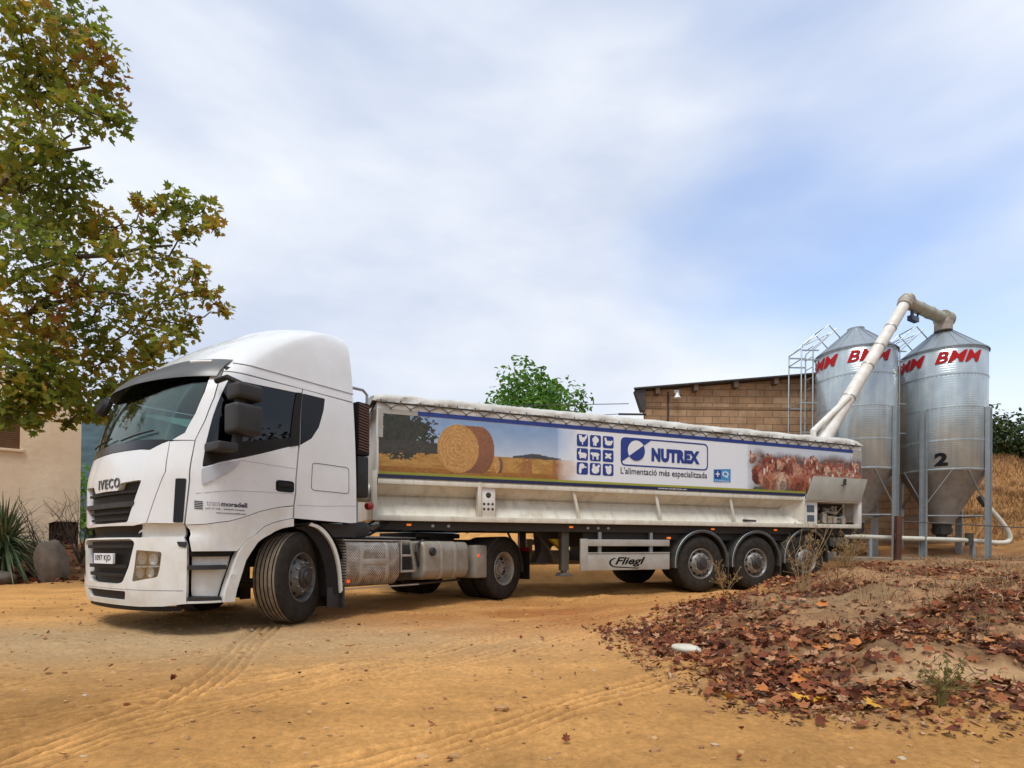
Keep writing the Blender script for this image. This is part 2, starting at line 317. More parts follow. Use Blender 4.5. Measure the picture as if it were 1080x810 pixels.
def make_ground():
    xs = graded(-2600, 2600, -3.8, 4.2, .021, 1.035); ys = graded(-300, 3200, 1.8, 6.2, .021, 1.03)
    X, Y = np.meshgrid(xs, ys); Z = terrain(X, Y)
    far = np.clip((np.hypot(X, Y) - 60) / 300, 0, 1); Z = Z * (1 - far) + 1.0 * far
    nx, ny = len(xs), len(ys); V = np.stack([X, Y, Z], -1).reshape(-1, 3)
    i = np.arange(ny - 1)[:, None] * nx + np.arange(nx - 1)[None]; F = np.stack([i, i + 1, i + nx + 1, i + nx], -1).reshape(-1, 4)
    me = bpy.data.meshes.new('ground'); me.vertices.add(len(V)); me.vertices.foreach_set('co', V.ravel())
    me.loops.add(F.size); me.loops.foreach_set('vertex_index', F.ravel().astype(np.int32)); me.polygons.add(len(F))
    me.polygons.foreach_set('loop_start', np.arange(0, F.size, 4, dtype=np.int32)); me.update(); me.validate()
    # what the ground is made of: sand in the yard, dark humus on the bank, straw on the far slope, pale compacted lane
    d = inside_dist(X, Y, EDGE) + (vfbm(X * 1.6, Y * 1.6, 71) - .5) * .9
    k = np.clip(d / .5 + .1, 0, 1)[..., None]
    n = vfbm(X * .8, Y * .8, 81)[..., None]; n2 = vfbm(X * 5, Y * 5, 83)[..., None]; n3 = vfbm(X * .35, Y * .9, 85)[..., None]
    st_ = vfbm(X * .7 + Y * .25, Y * 3.2 - X * .5, 87)[..., None]
    sand = np.array([.66, .345, .118]) * (1 - .3 * n2) * (.72 + .56 * st_) + np.array([.30, .16, .055]) * (n - .5)
    for pts, w in TRACKS:
        dd, sg_, al_ = polydist(X, Y, pts); tk = (1 / (1 + np.exp((dd - w) / .015)) * (.4 + .6 * vfbm(al_ * 1.3, sg_ * 3, 3)))[..., None]; sand = sand * (1 + tk * (.05 + .42 * np.cos(sg_ * 2 * math.pi / (.075 if w < .2 else .11))[..., None]))
    pale = np.array([.56, .42, .25]); lane = np.exp(-(((X + 3.2) / 4.2) ** 2 + ((Y - 5.6 - .12 * X) / 1.3) ** 2))[..., None]
    sand = sand * (1 - .75 * lane) + pale * .85 * (.7 + .5 * n2) * (.75 * lane)
    red = np.array([.34, .125, .04]); rz = np.exp(-(((X - .3) / 2.3) ** 2 + ((Y - 7.3) / 1.9) ** 2))[..., None] * np.clip(2.6 * vfbm(X * 1.1, Y * 1.6, 95)[..., None] - .45, 0, 1)
    sand = sand * (1 - .8 * rz) + red * (.75 + .5 * n2) * .8 * rz
    dr = drift(X, Y)[..., None]
    hum = np.array([.36, .205, .105]) * (.55 + .8 * n2) * (1 - dr) + np.array([.12, .045, .02]) * (.6 + .7 * n2) * dr
    gy = np.clip(vfbm(X * 1.1, Y * 1.7, 97) * 4 - 2, 0, 1)[..., None] * (1 - dr) * .6; hum = hum * (1 - gy) + np.array([.22, .15, .085]) * (.6 + .8 * n2) * gy
    bare = np.clip(1.4 - np.hypot((X - 2.75) / .62, (Y - 3.55) / .17) + (n2[..., 0] - .5), 0, 1)[..., None]; hum = hum * (1 - bare) + np.array([.56, .36, .19]) * bare
    C = sand * (1 - k) + hum * k
    straw = np.array([.34, .18, .075]) * (.6 + .8 * n2); ks = np.clip((X + Y * .15 - 14.6) / 1.2, 0, 1)[..., None]; C = C * (1 - ks) + straw * ks
    kl = np.clip((Y - 11.3) / .8, 0, 1)[..., None] * np.clip((-6.5 - X) / 1, 0, 1)[..., None]; C = C * (1 - kl) + np.array([.13, .07, .035]) * (.6 + .8 * n2) * kl
    kg = np.clip((np.hypot(X, Y) - 40) / 60, 0, 1)[..., None]; C = C * (1 - kg) + np.array([.07, .085, .035]) * kg
    a = me.color_attributes.new('soil', 'FLOAT_COLOR', 'POINT'); a.data.foreach_set('color', np.concatenate([C, np.ones_like(C[..., :1])], -1).ravel().astype(np.float32))
    me.shade_smooth()
    m = bpy.data.materials.new('earth'); m.use_nodes = True; nt = m.node_tree; N = nt.nodes.new; L = nt.links.new; b = nt.nodes['Principled BSDF']
    b.inputs['Roughness'].default_value = .95; b.inputs['Specular IOR Level'].default_value = .04
    at = N('ShaderNodeAttribute'); at.attribute_name = 'soil'; tc = N('ShaderNodeTexCoord')
    n1 = N('ShaderNodeTexNoise'); n1.inputs['Scale'].default_value = 26; n1.inputs['Detail'].default_value = 11; n1.inputs['Roughness'].default_value = .8; L(tc.outputs['Object'], n1.inputs[0])
    mr = N('ShaderNodeMapRange'); mr.inputs[1].default_value = .25; mr.inputs[2].default_value = .75; mr.inputs[3].default_value = .55; mr.inputs[4].default_value = 1.40; L(n1.outputs[0], mr.inputs[0])
    mu = N('ShaderNodeMix'); mu.data_type = 'RGBA'; mu.blend_type = 'MULTIPLY'; mu.inputs[0].default_value = 1; L(at.outputs['Color'], mu.inputs[6]); L(mr.outputs[0], mu.inputs[7]); 
    vo = N('ShaderNodeTexVoronoi'); vo.inputs['Scale'].default_value = 38; L(tc.outputs['Object'], vo.inputs[0])
    gr = N('ShaderNodeValToRGB'); gr.color_ramp.elements[0].position = .0; gr.color_ramp.elements[0].color = (1, 1, 1, 1); gr.color_ramp.elements[1].position = .16; gr.color_ramp.elements[1].color = (0, 0, 0, 1); L(vo.outputs['Distance'], gr.inputs[0])
    vn = N('ShaderNodeTexNoise'); vn.inputs['Scale'].default_value = 3; L(tc.outputs['Object'], vn.inputs[0])
    pm = N('ShaderNodeMath'); pm.operation = 'MULTIPLY'; L(gr.outputs[0], pm.inputs[0]); L(vn.outputs[0], pm.inputs[1])
    mx = N('ShaderNodeMix'); mx.data_type = 'RGBA'; L(pm.outputs[0], mx.inputs[0]); L(mu.outputs[2], mx.inputs[6]); mx.inputs[7].default_value = (.34, .25, .16, 1)
    L(mx.outputs[2], b.inputs['Base Color'])
    n2_ = N('ShaderNodeTexNoise'); n2_.inputs['Scale'].default_value = 75; n2_.inputs['Detail'].default_value = 10; n2_.inputs['Roughness'].default_value = .8; L(tc.outputs['Object'], n2_.inputs[0])
    ad = N('ShaderNodeMath'); L(n2_.outputs[0], ad.inputs[0]); ad2 = N('ShaderNodeMath'); ad2.operation = 'MULTIPLY'; ad2.inputs[1].default_value = .5; L(pm.outputs[0], ad2.inputs[0]); L(ad2.outputs[0], ad.inputs[1])
    ad3 = N('ShaderNodeMath'); L(ad.outputs[0], ad3.inputs[0]); L(n1.outputs[0], ad3.inputs[1])
    bp = N('ShaderNodeBump'); bp.inputs['Strength'].default_value = .8; bp.inputs['Distance'].default_value = .02; L(ad3.outputs[0], bp.inputs['Height']); L(bp.outputs[0], b.inputs['Normal'])
    me.materials.append(m)
    o = bpy.data.objects.new('ground', me); COL.objects.link(o); props(o, kind='structure')
make_ground()
def gz(x, y): return float(terrain(np.array([x]), np.array([y]))[0])

# far wooded hills
def make_hills():
    b = MB(); xs = np.linspace(-2300, 1700, 120); rows = []
    for k, (yy, f) in enumerate(((900, 0), (1150, .55), (1450, 1), (1900, .5))):
        h = (70 + 260 * np.exp(-((xs + 1050) / 520) ** 2) + 60 * np.exp(-((xs - 700) / 600) ** 2) + 40 * (vfbm(xs / 260, xs * 0 + k, 4) - .5)) * f * np.clip((xs + 2300) / 300, 0, 1)
        rows.append([(x, yy, float(z)) for x, z in zip(xs, h)])
    n = len(xs); b.add([p for r in rows for p in r], [(i * n + j, i * n + j + 1, (i + 1) * n + j + 1, (i + 1) * n + j) for i in range(3) for j in range(n - 1)])
    m = pbr('hazy_woodland', (.06, .09, .10), .95, var=.4, vscale=.02, spec=.1)  # distance haze is put into the bluish base colour
    props(b.build('hills', m), kind='structure')
make_hills()

# ------------------------------------------------------------------ materials
M = {}
M['white'] = pbr('cab_white_paint', (.70, .73, .75), .28, var=.08, vscale=2.2, col2=(.63, .645, .65), coat=.6, streak=(.10, (.52, .49, .44)))
M['white_dusty'] = pbr('dusty_white_paint', (.69, .71, .71), .38, var=.3, vscale=4, col2=(.59, .57, .51), coat=.3, streak=(.22, (.45, .38, .29)))
M['black_plastic'] = pbr('black_plastic', (.012, .012, .013), .55, var=.3, vscale=9, col2=(.020, .018, .016), spec=.15)
M['gloss_black'] = pbr('gloss_black', (.006, .006, .007), .22, spec=.35)
M['grey_plastic'] = pbr('grey_plastic', (.030, .030, .031), .55, var=.25, vscale=8, spec=.35)
M['visor'] = pbr('smoked_visor', (.085, .088, .09), .35, var=.2, vscale=4)
M['silver'] = pbr('silver_trim', (.46, .48, .52), .35, .2)
M['lamp_bowl'] = pbr('lamp_bowl', (.62, .66, .70), .18, .5, var=.5, vscale=16, col2=(.22, .24, .26))
M['chrome'] = pbr('chrome', (.6, .6, .62), .15, 1)
M['alu'] = pbr('dusty_aluminium', (.46, .45, .42), .45, .55, var=.3, vscale=7, col2=(.36, .31, .25))
M['alu_side'] = pbr('painted_guard_grey', (.42, .42, .39), .5, .15, var=.25, vscale=4, col2=(.33, .30, .25))
M['tank'] = pbr('dusty_tank_metal', (.34, .33, .29), .5, .35, var=.4, vscale=5, col2=(.25, .21, .155))
M['chassis'] = pbr('chassis_black', (.018, .017, .017), .6, var=.4, vscale=6, col2=(.035, .028, .022))
M['tyre'] = pbr('tyre_rubber', (.017, .016, .015), .85, var=.4, vscale=9, col2=(.042, .034, .027), bump=.15, bscale=60, spec=.2)
M['tyre_dusty'] = pbr('dusty_tyre_tread', (.23, .18, .125), .85, var=.5, vscale=12, col2=(.13, .10, .072), bump=.2, bscale=60)
M['rim_grey'] = pbr('steel_rim_grey', (.17, .165, .155), .5, .3, var=.35, vscale=10, col2=(.09, .08, .07))
M['rim_drive'] = pbr('steel_rim_dusty', (.34, .32, .28), .5, .2, var=.35, vscale=10, col2=(.22, .19, .15))
M['rim_alu'] = pbr('rim_silver', (.26, .255, .24), .45, .45, var=.3, vscale=12, col2=(.2, .18, .16))
M['hub_dark'] = pbr('hub_dark', (.05, .045, .042), .6, .2, var=.3, vscale=20)
M['orange_lamp'] = pbr('orange_marker', (.6, .12, .015), .3, emit=((1, .25, .03), .5))
M['red_lamp'] = pbr('red_marker', (.5, .04, .015), .3, emit=((1, .10, .03), .6))
M['lamp_clear'] = pbr('lamp_reflector', (.86, .88, .90), .15, .0, spec=1)
M['cream'] = pbr('cream_body_paint', (.67, .66, .58), .45, var=.14, vscale=3, col2=(.56, .52, .42), streak=(.55, (.34, .28, .20)))
M['trailer_white'] = pbr('trailer_white', (.72, .72, .70), .4, var=.12, vscale=3, col2=(.58, .55, .48))
M['canvas'] = pbr('tarpaulin_canvas', (.60, .60, .57), .85, var=.35, vscale=3.5, col2=(.44, .43, .39), streak=(.45, (.36, .34, .30)), bump=.25, bscale=9)
M['rope'] = pbr('rope_grey', (.10, .10, .095), .8)
M['blue'] = pbr('logo_blue', (.012, .035, .22), .45)
M['navy'] = pbr('navy_band', (.008, .014, .06), .45)
M['print_white'] = pbr('print_white', (.70, .72, .74), .45)
M['ink'] = pbr('ink_dark', (.03, .035, .06), .5)
M['ink_grey'] = pbr('ink_grey', (.30, .31, .36), .5)
M['fender'] = pbr('fender_grey', (.036, .039, .036), .5, var=.4, vscale=6, col2=(.075, .064, .05))
M['galv'] = None
M['rust'] = pbr('rusty_red_steel', (.045, .014, .010), .75, var=.5, vscale=12, col2=(.10, .035, .018))
M['pvc'] = pbr('white_pipe', (.62, .60, .52), .45, var=.2, vscale=5)
M['seat'] = pbr('seat_cloth', (.07, .075, .085), .85)
M['interior'] = pbr('cab_lining', (.06, .058, .055), .8)
M['curtain'] = pbr('seat_cover_blue', (.10, .16, .28), .8)
M['leg_green'] = pbr('leg_dark_green', (.075, .095, .09), .5, .2, var=.4, vscale=8, col2=(.13, .11, .085))
M['yellow'] = pbr('chock_yellow', (.45, .32, .02), .5)

def glass(name, tint, gloss=.08, col=None):
    m = bpy.data.materials.new(name); m.use_nodes = True; nt = m.node_tree; nt.nodes.clear(); N = nt.nodes.new; L = nt.links.new
    o = N('ShaderNodeOutputMaterial'); t = N('ShaderNodeBsdfTransparent'); t.inputs[0].default_value = (*tint, 1); g = N('ShaderNodeBsdfGlossy'); g.inputs['Roughness'].default_value = .02
    lw = N('ShaderNodeLayerWeight'); lw.inputs[0].default_value = .25; mr = N('ShaderNodeMapRange'); mr.inputs[3].default_value = gloss; mr.inputs[4].default_value = .7
    L(lw.outputs['Fresnel'], mr.inputs[0]); mx = N('ShaderNodeMixShader'); L(mr.outputs[0], mx.inputs[0]); L(t.outputs[0], mx.inputs[1]); L(g.outputs[0], mx.inputs[2]); L(mx.outputs[0], o.inputs[0]); return m
M['windscreen'] = glass('windscreen_glass', (.52, .66, .60), .07)
M['side_glass'] = glass('darkened_side_glass', (.05, .065, .07), .045)  # pane darkened to stand in for the dim interior and dark reflections
M['clear_side_glass'] = glass('clear_side_glass', (.62, .74, .68), .06)

def perforated():
    m = pbr('perforated_aluminium', (.45, .43, .39), .45, .5); nt = m.node_tree; N = nt.nodes.new; L = nt.links.new; b = nt.nodes['Principled BSDF']
    tc = N('ShaderNodeTexCoord'); mp = N('ShaderNodeMapping'); mp.inputs['Rotation'].default_value = (0, R(45), 0); mp.inputs['Scale'].default_value = (40, .001, 40); L(tc.outputs['Object'], mp.inputs[0])
    fr = N('ShaderNodeVectorMath'); fr.operation = 'FRACTION'; L(mp.outputs[0], fr.inputs[0]); sb = N('ShaderNodeVectorMath'); sb.operation = 'SUBTRACT'; sb.inputs[1].default_value = (.5, 0, .5); L(fr.outputs[0], sb.inputs[0])
    ml = N('ShaderNodeVectorMath'); ml.operation = 'MULTIPLY'; ml.inputs[1].default_value = (1, 0, 1); L(sb.outputs[0], ml.inputs[0])
    ln = N('ShaderNodeVectorMath'); ln.operation = 'LENGTH'; L(ml.outputs[0], ln.inputs[0]); gt = N('ShaderNodeMath'); gt.operation = 'LESS_THAN'; gt.inputs[1].default_value = .27; L(ln.outputs['Value'], gt.inputs[0])
    n = N('ShaderNodeTexNoise'); n.inputs['Scale'].default_value = 8; L(tc.outputs['Object'], n.inputs[0]); rp = N('ShaderNodeValToRGB'); rp.color_ramp.elements[0].position = .35; rp.color_ramp.elements[0].color = (.30, .25, .19, 1); rp.color_ramp.elements[1].position = .68; rp.color_ramp.elements[1].color = (.52, .50, .46, 1); L(n.outputs[0], rp.inputs[0])
    mx = N('ShaderNodeMix'); mx.data_type = 'RGBA'; L(gt.outputs[0], mx.inputs[0]); L(rp.outputs[0], mx.inputs[6]); mx.inputs[7].default_value = (.03, .028, .025, 1); L(mx.outputs[2], b.inputs['Base Color'])
    return m
M['perf'] = perforated()
def galvanised():
    m = pbr('galvanised_sheet', (.5, .55, .58), .27, .42, spec=.6); nt = m.node_tree; N = nt.nodes.new; L = nt.links.new; b = nt.nodes['Principled BSDF']
    tc = N('ShaderNodeTexCoord'); n = N('ShaderNodeTexNoise'); n.inputs['Scale'].default_value = 3; n.inputs['Detail'].default_value = 8; L(tc.outputs['Object'], n.inputs[0])
    rp = N('ShaderNodeValToRGB'); rp.color_ramp.elements[0].position = .3; rp.color_ramp.elements[0].color = (.34, .41, .45, 1); rp.color_ramp.elements[1].position = .7; rp.color_ramp.elements[1].color = (.45, .52, .55, 1); L(n.outputs[0], rp.inputs[0]); L(rp.outputs[0], b.inputs['Base Color'])
    ms = N('ShaderNodeMapping'); ms.inputs['Scale'].default_value = (7, 7, .35); L(tc.outputs['Object'], ms.inputs[0]); ns = N('ShaderNodeTexNoise'); ns.inputs['Scale'].default_value = 1.5; ns.inputs['Detail'].default_value = 7; L(ms.outputs[0], ns.inputs[0])
    rs = N('ShaderNodeMapRange'); rs.inputs[1].default_value = .45; rs.inputs[2].default_value = .75; rs.inputs[3].default_value = 0; rs.inputs[4].default_value = .5; L(ns.outputs[0], rs.inputs[0]); ss = N('ShaderNodeMix'); ss.data_type = 'RGBA'; L(rs.outputs[0], ss.inputs[0]); L(rp.outputs[0], ss.inputs[6]); ss.inputs[7].default_value = (.62, .66, .67, 1); L(ss.outputs[2], b.inputs['Base Color'])
    w = N('ShaderNodeTexWave'); w.bands_direction = 'Z'; w.inputs['Scale'].default_value = 5.5; L(tc.outputs['Object'], w.inputs[0])
    bp = N('ShaderNodeBump'); bp.inputs['Strength'].default_value = .13; bp.inputs['Distance'].default_value = .01; L(w.outputs[1], bp.inputs['Height']); L(bp.outputs[0], b.inputs['Normal'])
    return m
M['galv'] = galvanised()
M['galv_plain'] = pbr('galvanised_profile', (.40, .45, .48), .42, .6, var=.2, vscale=6)
M['hopper'] = pbr('dull_galvanised_hopper', (.34, .335, .32), .5, .4, var=.35, vscale=4, col2=(.23, .21, .185))
M['red_letter'] = pbr('red_lettering', (.42, .012, .016), .55, spec=.2)
M['black_letter'] = pbr('black_lettering', (.008, .008, .009), .6, spec=.15)

# ------------------------------------------------------------------ wheels
def wheel_mb(r=.515, w=.315, rim=.275):
    "axis along local z, outer face towards +z at h=0"
    t = MB(); g = .014; ribs = []
    for c in (.2, .36, .5, .64, .8):
        a = -w * c; ribs += [(r - .001, a + .0075), (r - g, a + .005), (r - g, a - .005), (r - .001, a - .0075)]
    ribs = sorted(ribs, key=lambda p: -p[1])
    prof = [(rim - .012, -.03), (rim + .006, -.012), (rim + .02, -.004), (rim + .06, .004), (rim + .11, .008), (r - .065, .003), (r - .02, -.018), (r - .003, -.036)] + ribs + [(r - .003, -w + .036), (r - .02, -w + .018), (r - .08, -w), (rim + .02, -w + .01), (rim - .012, -w + .03)]
    t.lathe(prof, n=64)
    return t
def zone_tyre(me, tread, wall, r):
    me.materials.append(wall); me.materials.append(tread)
    for p in me.polygons:
        c = p.center; d = math.hypot(c.x, c.y); p.material_index = 1 if (d > r - .0045 and -1 < c.z < -.03) else 0
def build_wheel(parent, loc, rot, kind='flat', r=.515, w=.315, mat_t='tyre', mat_r='rim_alu', w2=None, share={}):
    key = (kind, r, w, mat_t, mat_r)
    e = bpy.data.objects.new('wheel', None)
    if key not in share:
        rm = MB(); rim = .272
        if kind == 'deep':      # drive axle: dished away from the viewer
            rm.lathe([(rim, -.02), (rim + .012, -.008), (rim + .004, -.002), (rim - .014, -.012), (rim - .03, -.05), (rim - .045, -.15), (.21, -.155), (.16, -.15), (.12, -.14)], n=48)
            hz = -.15
        else:                    # steering and trailer axles: disc near the face
            rm.lathe([(rim, -.02), (rim + .012, -.008), (rim + .004, -.002), (rim - .018, -.02), (rim - .035, -.075), (.225, -.07), (.205, -.035), (.17, .005), (.13, .015), (.115, .012)], n=48)
            hz = 0
        hb = MB(); hb.lathe([(.118, hz - .02), (.118, hz + .03), (.105, hz + .045), (.07, hz + .05), (.065, hz + .075), (.0, hz + .078)], n=28)
        nt = MB(); hole = MB()
        for k in range(10):
            a = 2 * math.pi * k / 10; rr = .1675; c = Vector((rr * math.cos(a), rr * math.sin(a), 0))
            z0 = -.152 if kind == 'deep' else .004
            nt.lathe([(.0165, z0 - .01), (.0165, z0 + .024), (.01, z0 + .034), (0, z0 + .035)], Matrix.Translation(c), n=6)
            a += math.pi / 10; rr = .215 if kind != 'deep' else .2; c = Vector((rr * math.cos(a), rr * math.sin(a), 0))
            if kind == 'deep':
                if k % 2 == 0: hole.lathe([(.034, -.1505), (.0, -.1503)], Matrix.Translation(c), n=14)
            else:
                T = Matrix.Translation(c + Vector((0, 0, -.044))) @ Matrix.Rotation(a, 4, 'Z') @ Matrix.Rotation(R(50), 4, 'Y')
                hole.lathe([(.026, .004), (0, .0045)], T, n=12)
        def two(m1, m2, name, a_, b_, sm):
            n1 = len(m1.f); m1.add(m2.v, m2.f); me = m1.mesh(name, smooth=sm); me.materials.append(a_); me.materials.append(b_)
            for p in me.polygons: p.material_index = int(p.index >= n1)
            return me
        ty = wheel_mb(r, w).mesh('tyre', smooth=50)
        if mat_t == 'tyre_dusty': zone_tyre(ty, M['tyre_dusty'], M['tyre'], r)
        else: ty.materials.append(M[mat_t])
        share[key] = (ty, two(rm, hole, 'rim', M[mat_r], M['gloss_black'], 40), two(hb, nt, 'hub', M[mat_r] if kind == 'deep' else M['hub_dark'], M['hub_dark'] if kind == 'deep' else M[mat_r], 35))
    ms = share[key]
    rim = bpy.data.objects.new('wheel', ms[1]); COL.objects.link(rim); rim.parent = parent; rim.location = loc; rim.rotation_euler = rot
    for nme, me in zip(('tyre', 'hub'), (ms[0], ms[2])):
        o = bpy.data.objects.new(nme, me); COL.objects.link(o); o.parent = rim
    return rim
LEFTW = (R(-90), 0, 0)      # local +z -> vehicle +y (left)
RIGHTW = (R(90), 0, 0)

# ------------------------------------------------------------------ cab surface
def pch(xs, ys):
    xs = np.array(xs, float); ys = np.array(ys, float); h = np.diff(xs); d = np.diff(ys) / h; m = np.zeros(len(xs))
    for i in range(1, len(xs) - 1):
        if d[i - 1] * d[i] > 0:
            w1 = 2 * h[i] + h[i - 1]; w2 = h[i] + 2 * h[i - 1]; m[i] = (w1 + w2) / (w1 / d[i - 1] + w2 / d[i])
    m[0] = d[0]; m[-1] = d[-1]
    def f(x):
        x = np.clip(np.asarray(x, float), xs[0], xs[-1]); i = np.clip(np.searchsorted(xs, x) - 1, 0, len(h) - 1); t = (x - xs[i]) / h[i]
        return (2*t**3-3*t**2+1)*ys[i]+(t**3-2*t**2+t)*h[i]*m[i]+(-2*t**3+3*t**2)*ys[i+1]+(t**3-t**2)*h[i]*m[i+1]
    return f
XF = pch([.25,.45,.93,1.0,1.08,1.5,1.85,2.65,2.8,3.0,3.15,3.28,3.38,3.45,3.52],[1.44,1.47,1.47,1.43,1.46,1.46,1.40,1.14,1.0,.78,.57,.36,.19,.03,-.22])
WW = pch([.25,1.0,1.5,1.9,2.69,2.75,3.1,3.3,3.44,3.52],[1.245,1.245,1.24,1.225,1.16,1.15,1.10,1.06,1.0,.90])
XR = -.76
def S(u, z):
    u = np.asarray(u, float); z = np.asarray(z, float); xf = XF(z); W = WW(z); A = .45; s = np.sign(u); a = np.abs(u); n, m = 3.4, 1.7
    yy = np.minimum(a, 1); t = np.clip((yy - .8) / .2, 0, 1); y0 = .873
    xo = lambda r: (1 - np.clip(r, 0, 1) ** n) ** (1 / m)
    ang0 = math.atan2(y0 ** (n / 2), float(xo(y0)) ** (m / 2)); ang = ang0 + (math.pi / 2 - ang0) * t
    r = np.where(yy < .8, yy / .8 * y0, np.sin(ang) ** (2 / n)); e = np.where(yy < .8, xo(yy / .8 * y0), np.abs(np.cos(ang)) ** (2 / m))
    x = xf - A + A * e - .06 * r * r; y = W * r; xb = xf - A - .06; k = np.clip(a - 1, 0, 1)
    x = np.where(a > 1, xb + (XR - xb) * k, x)
    return np.stack([x, s * y, z], -1)
def SN(u, z):
    e = 2e-3; u = np.asarray(u, float); z = np.asarray(z, float)
    n = np.cross(S(u + e, z) - S(u - e, z), S(u, z + e) - S(u, z - e)); return n / np.maximum(np.linalg.norm(n, axis=-1, keepdims=True), 1e-9)
def inpoly(x, y, poly):
    ins = False; n = len(poly)
    for i in range(n):
        ax, ay = poly[i]; bx, by = poly[(i + 1) % n]
        if (ay > y) != (by > y) and x < (bx - ax) * (y - ay) / (by - ay) + ax: ins = not ins
    return ins
def dens(poly, st):
    out = []
    for i in range(len(poly)):
        a, b = Vector(poly[i]), Vector(poly[(i + 1) % len(poly)]); k = max(1, int((b - a).length / st + .5))
        out += [tuple(a + (b - a) * j / k) for j in range(k)]
    return out
def patch(mb, outline, holes=(), off=0., thick=.03, st=.045, fn=None):
    "sheet of the cab skin bounded by an outline given in (u,z)"
    outl = dens(outline, st); hl = [dens(h, st) for h in holes]
    pts = []; edges = []
    for lp in [outl] + hl:
        o = len(pts); pts += lp; edges += [(o + i, o + (i + 1) % len(lp)) for i in range(len(lp))]
    bx = [p[0] for p in outl]; by = [p[1] for p in outl]
    g = st * 1.3
    for i in range(int((max(bx) - min(bx)) / g)):
        for j in range(int((max(by) - min(by)) / g)):
            x, y = min(bx) + (i + .5) * g, min(by) + (j + .5) * g
            if inpoly(x, y, outl) and not any(inpoly(x, y, h) for h in hl): pts.append((x, y))
    v, e, f, *_ = delaunay_2d_cdt([Vector(p) for p in pts], edges, [], 0, 1e-6)
    F = []
    for t in f:
        c = sum((v[i] for i in t), Vector((0, 0))) / len(t)
        if inpoly(c.x, c.y, outl) and not any(inpoly(c.x, c.y, h) for h in hl): F.append(tuple(t))
    U = np.array([p.x for p in v]); Z = np.array([p.y for p in v])
    if fn is None: P = S(U, Z); Nn = SN(U, Z)
    else: P, Nn = fn(U, Z)
    top = P + Nn * off; bot = P + Nn * (off - thick)
    n = len(v); cnt = {}
    for t in F:
        for i in range(len(t)):
            a, b = t[i], t[(i + 1) % len(t)]; cnt[(a, b)] = 1
    rim = [(a, b, n + b, n + a) for (a, b) in cnt if (b, a) not in cnt]
    fs = F + [tuple(reversed([i + n for i in t])) for t in F] + rim
    return mb.add(np.concatenate([top, bot]), fs)
mir = lambda poly: [(-u, z) for u, z in reversed(poly)]

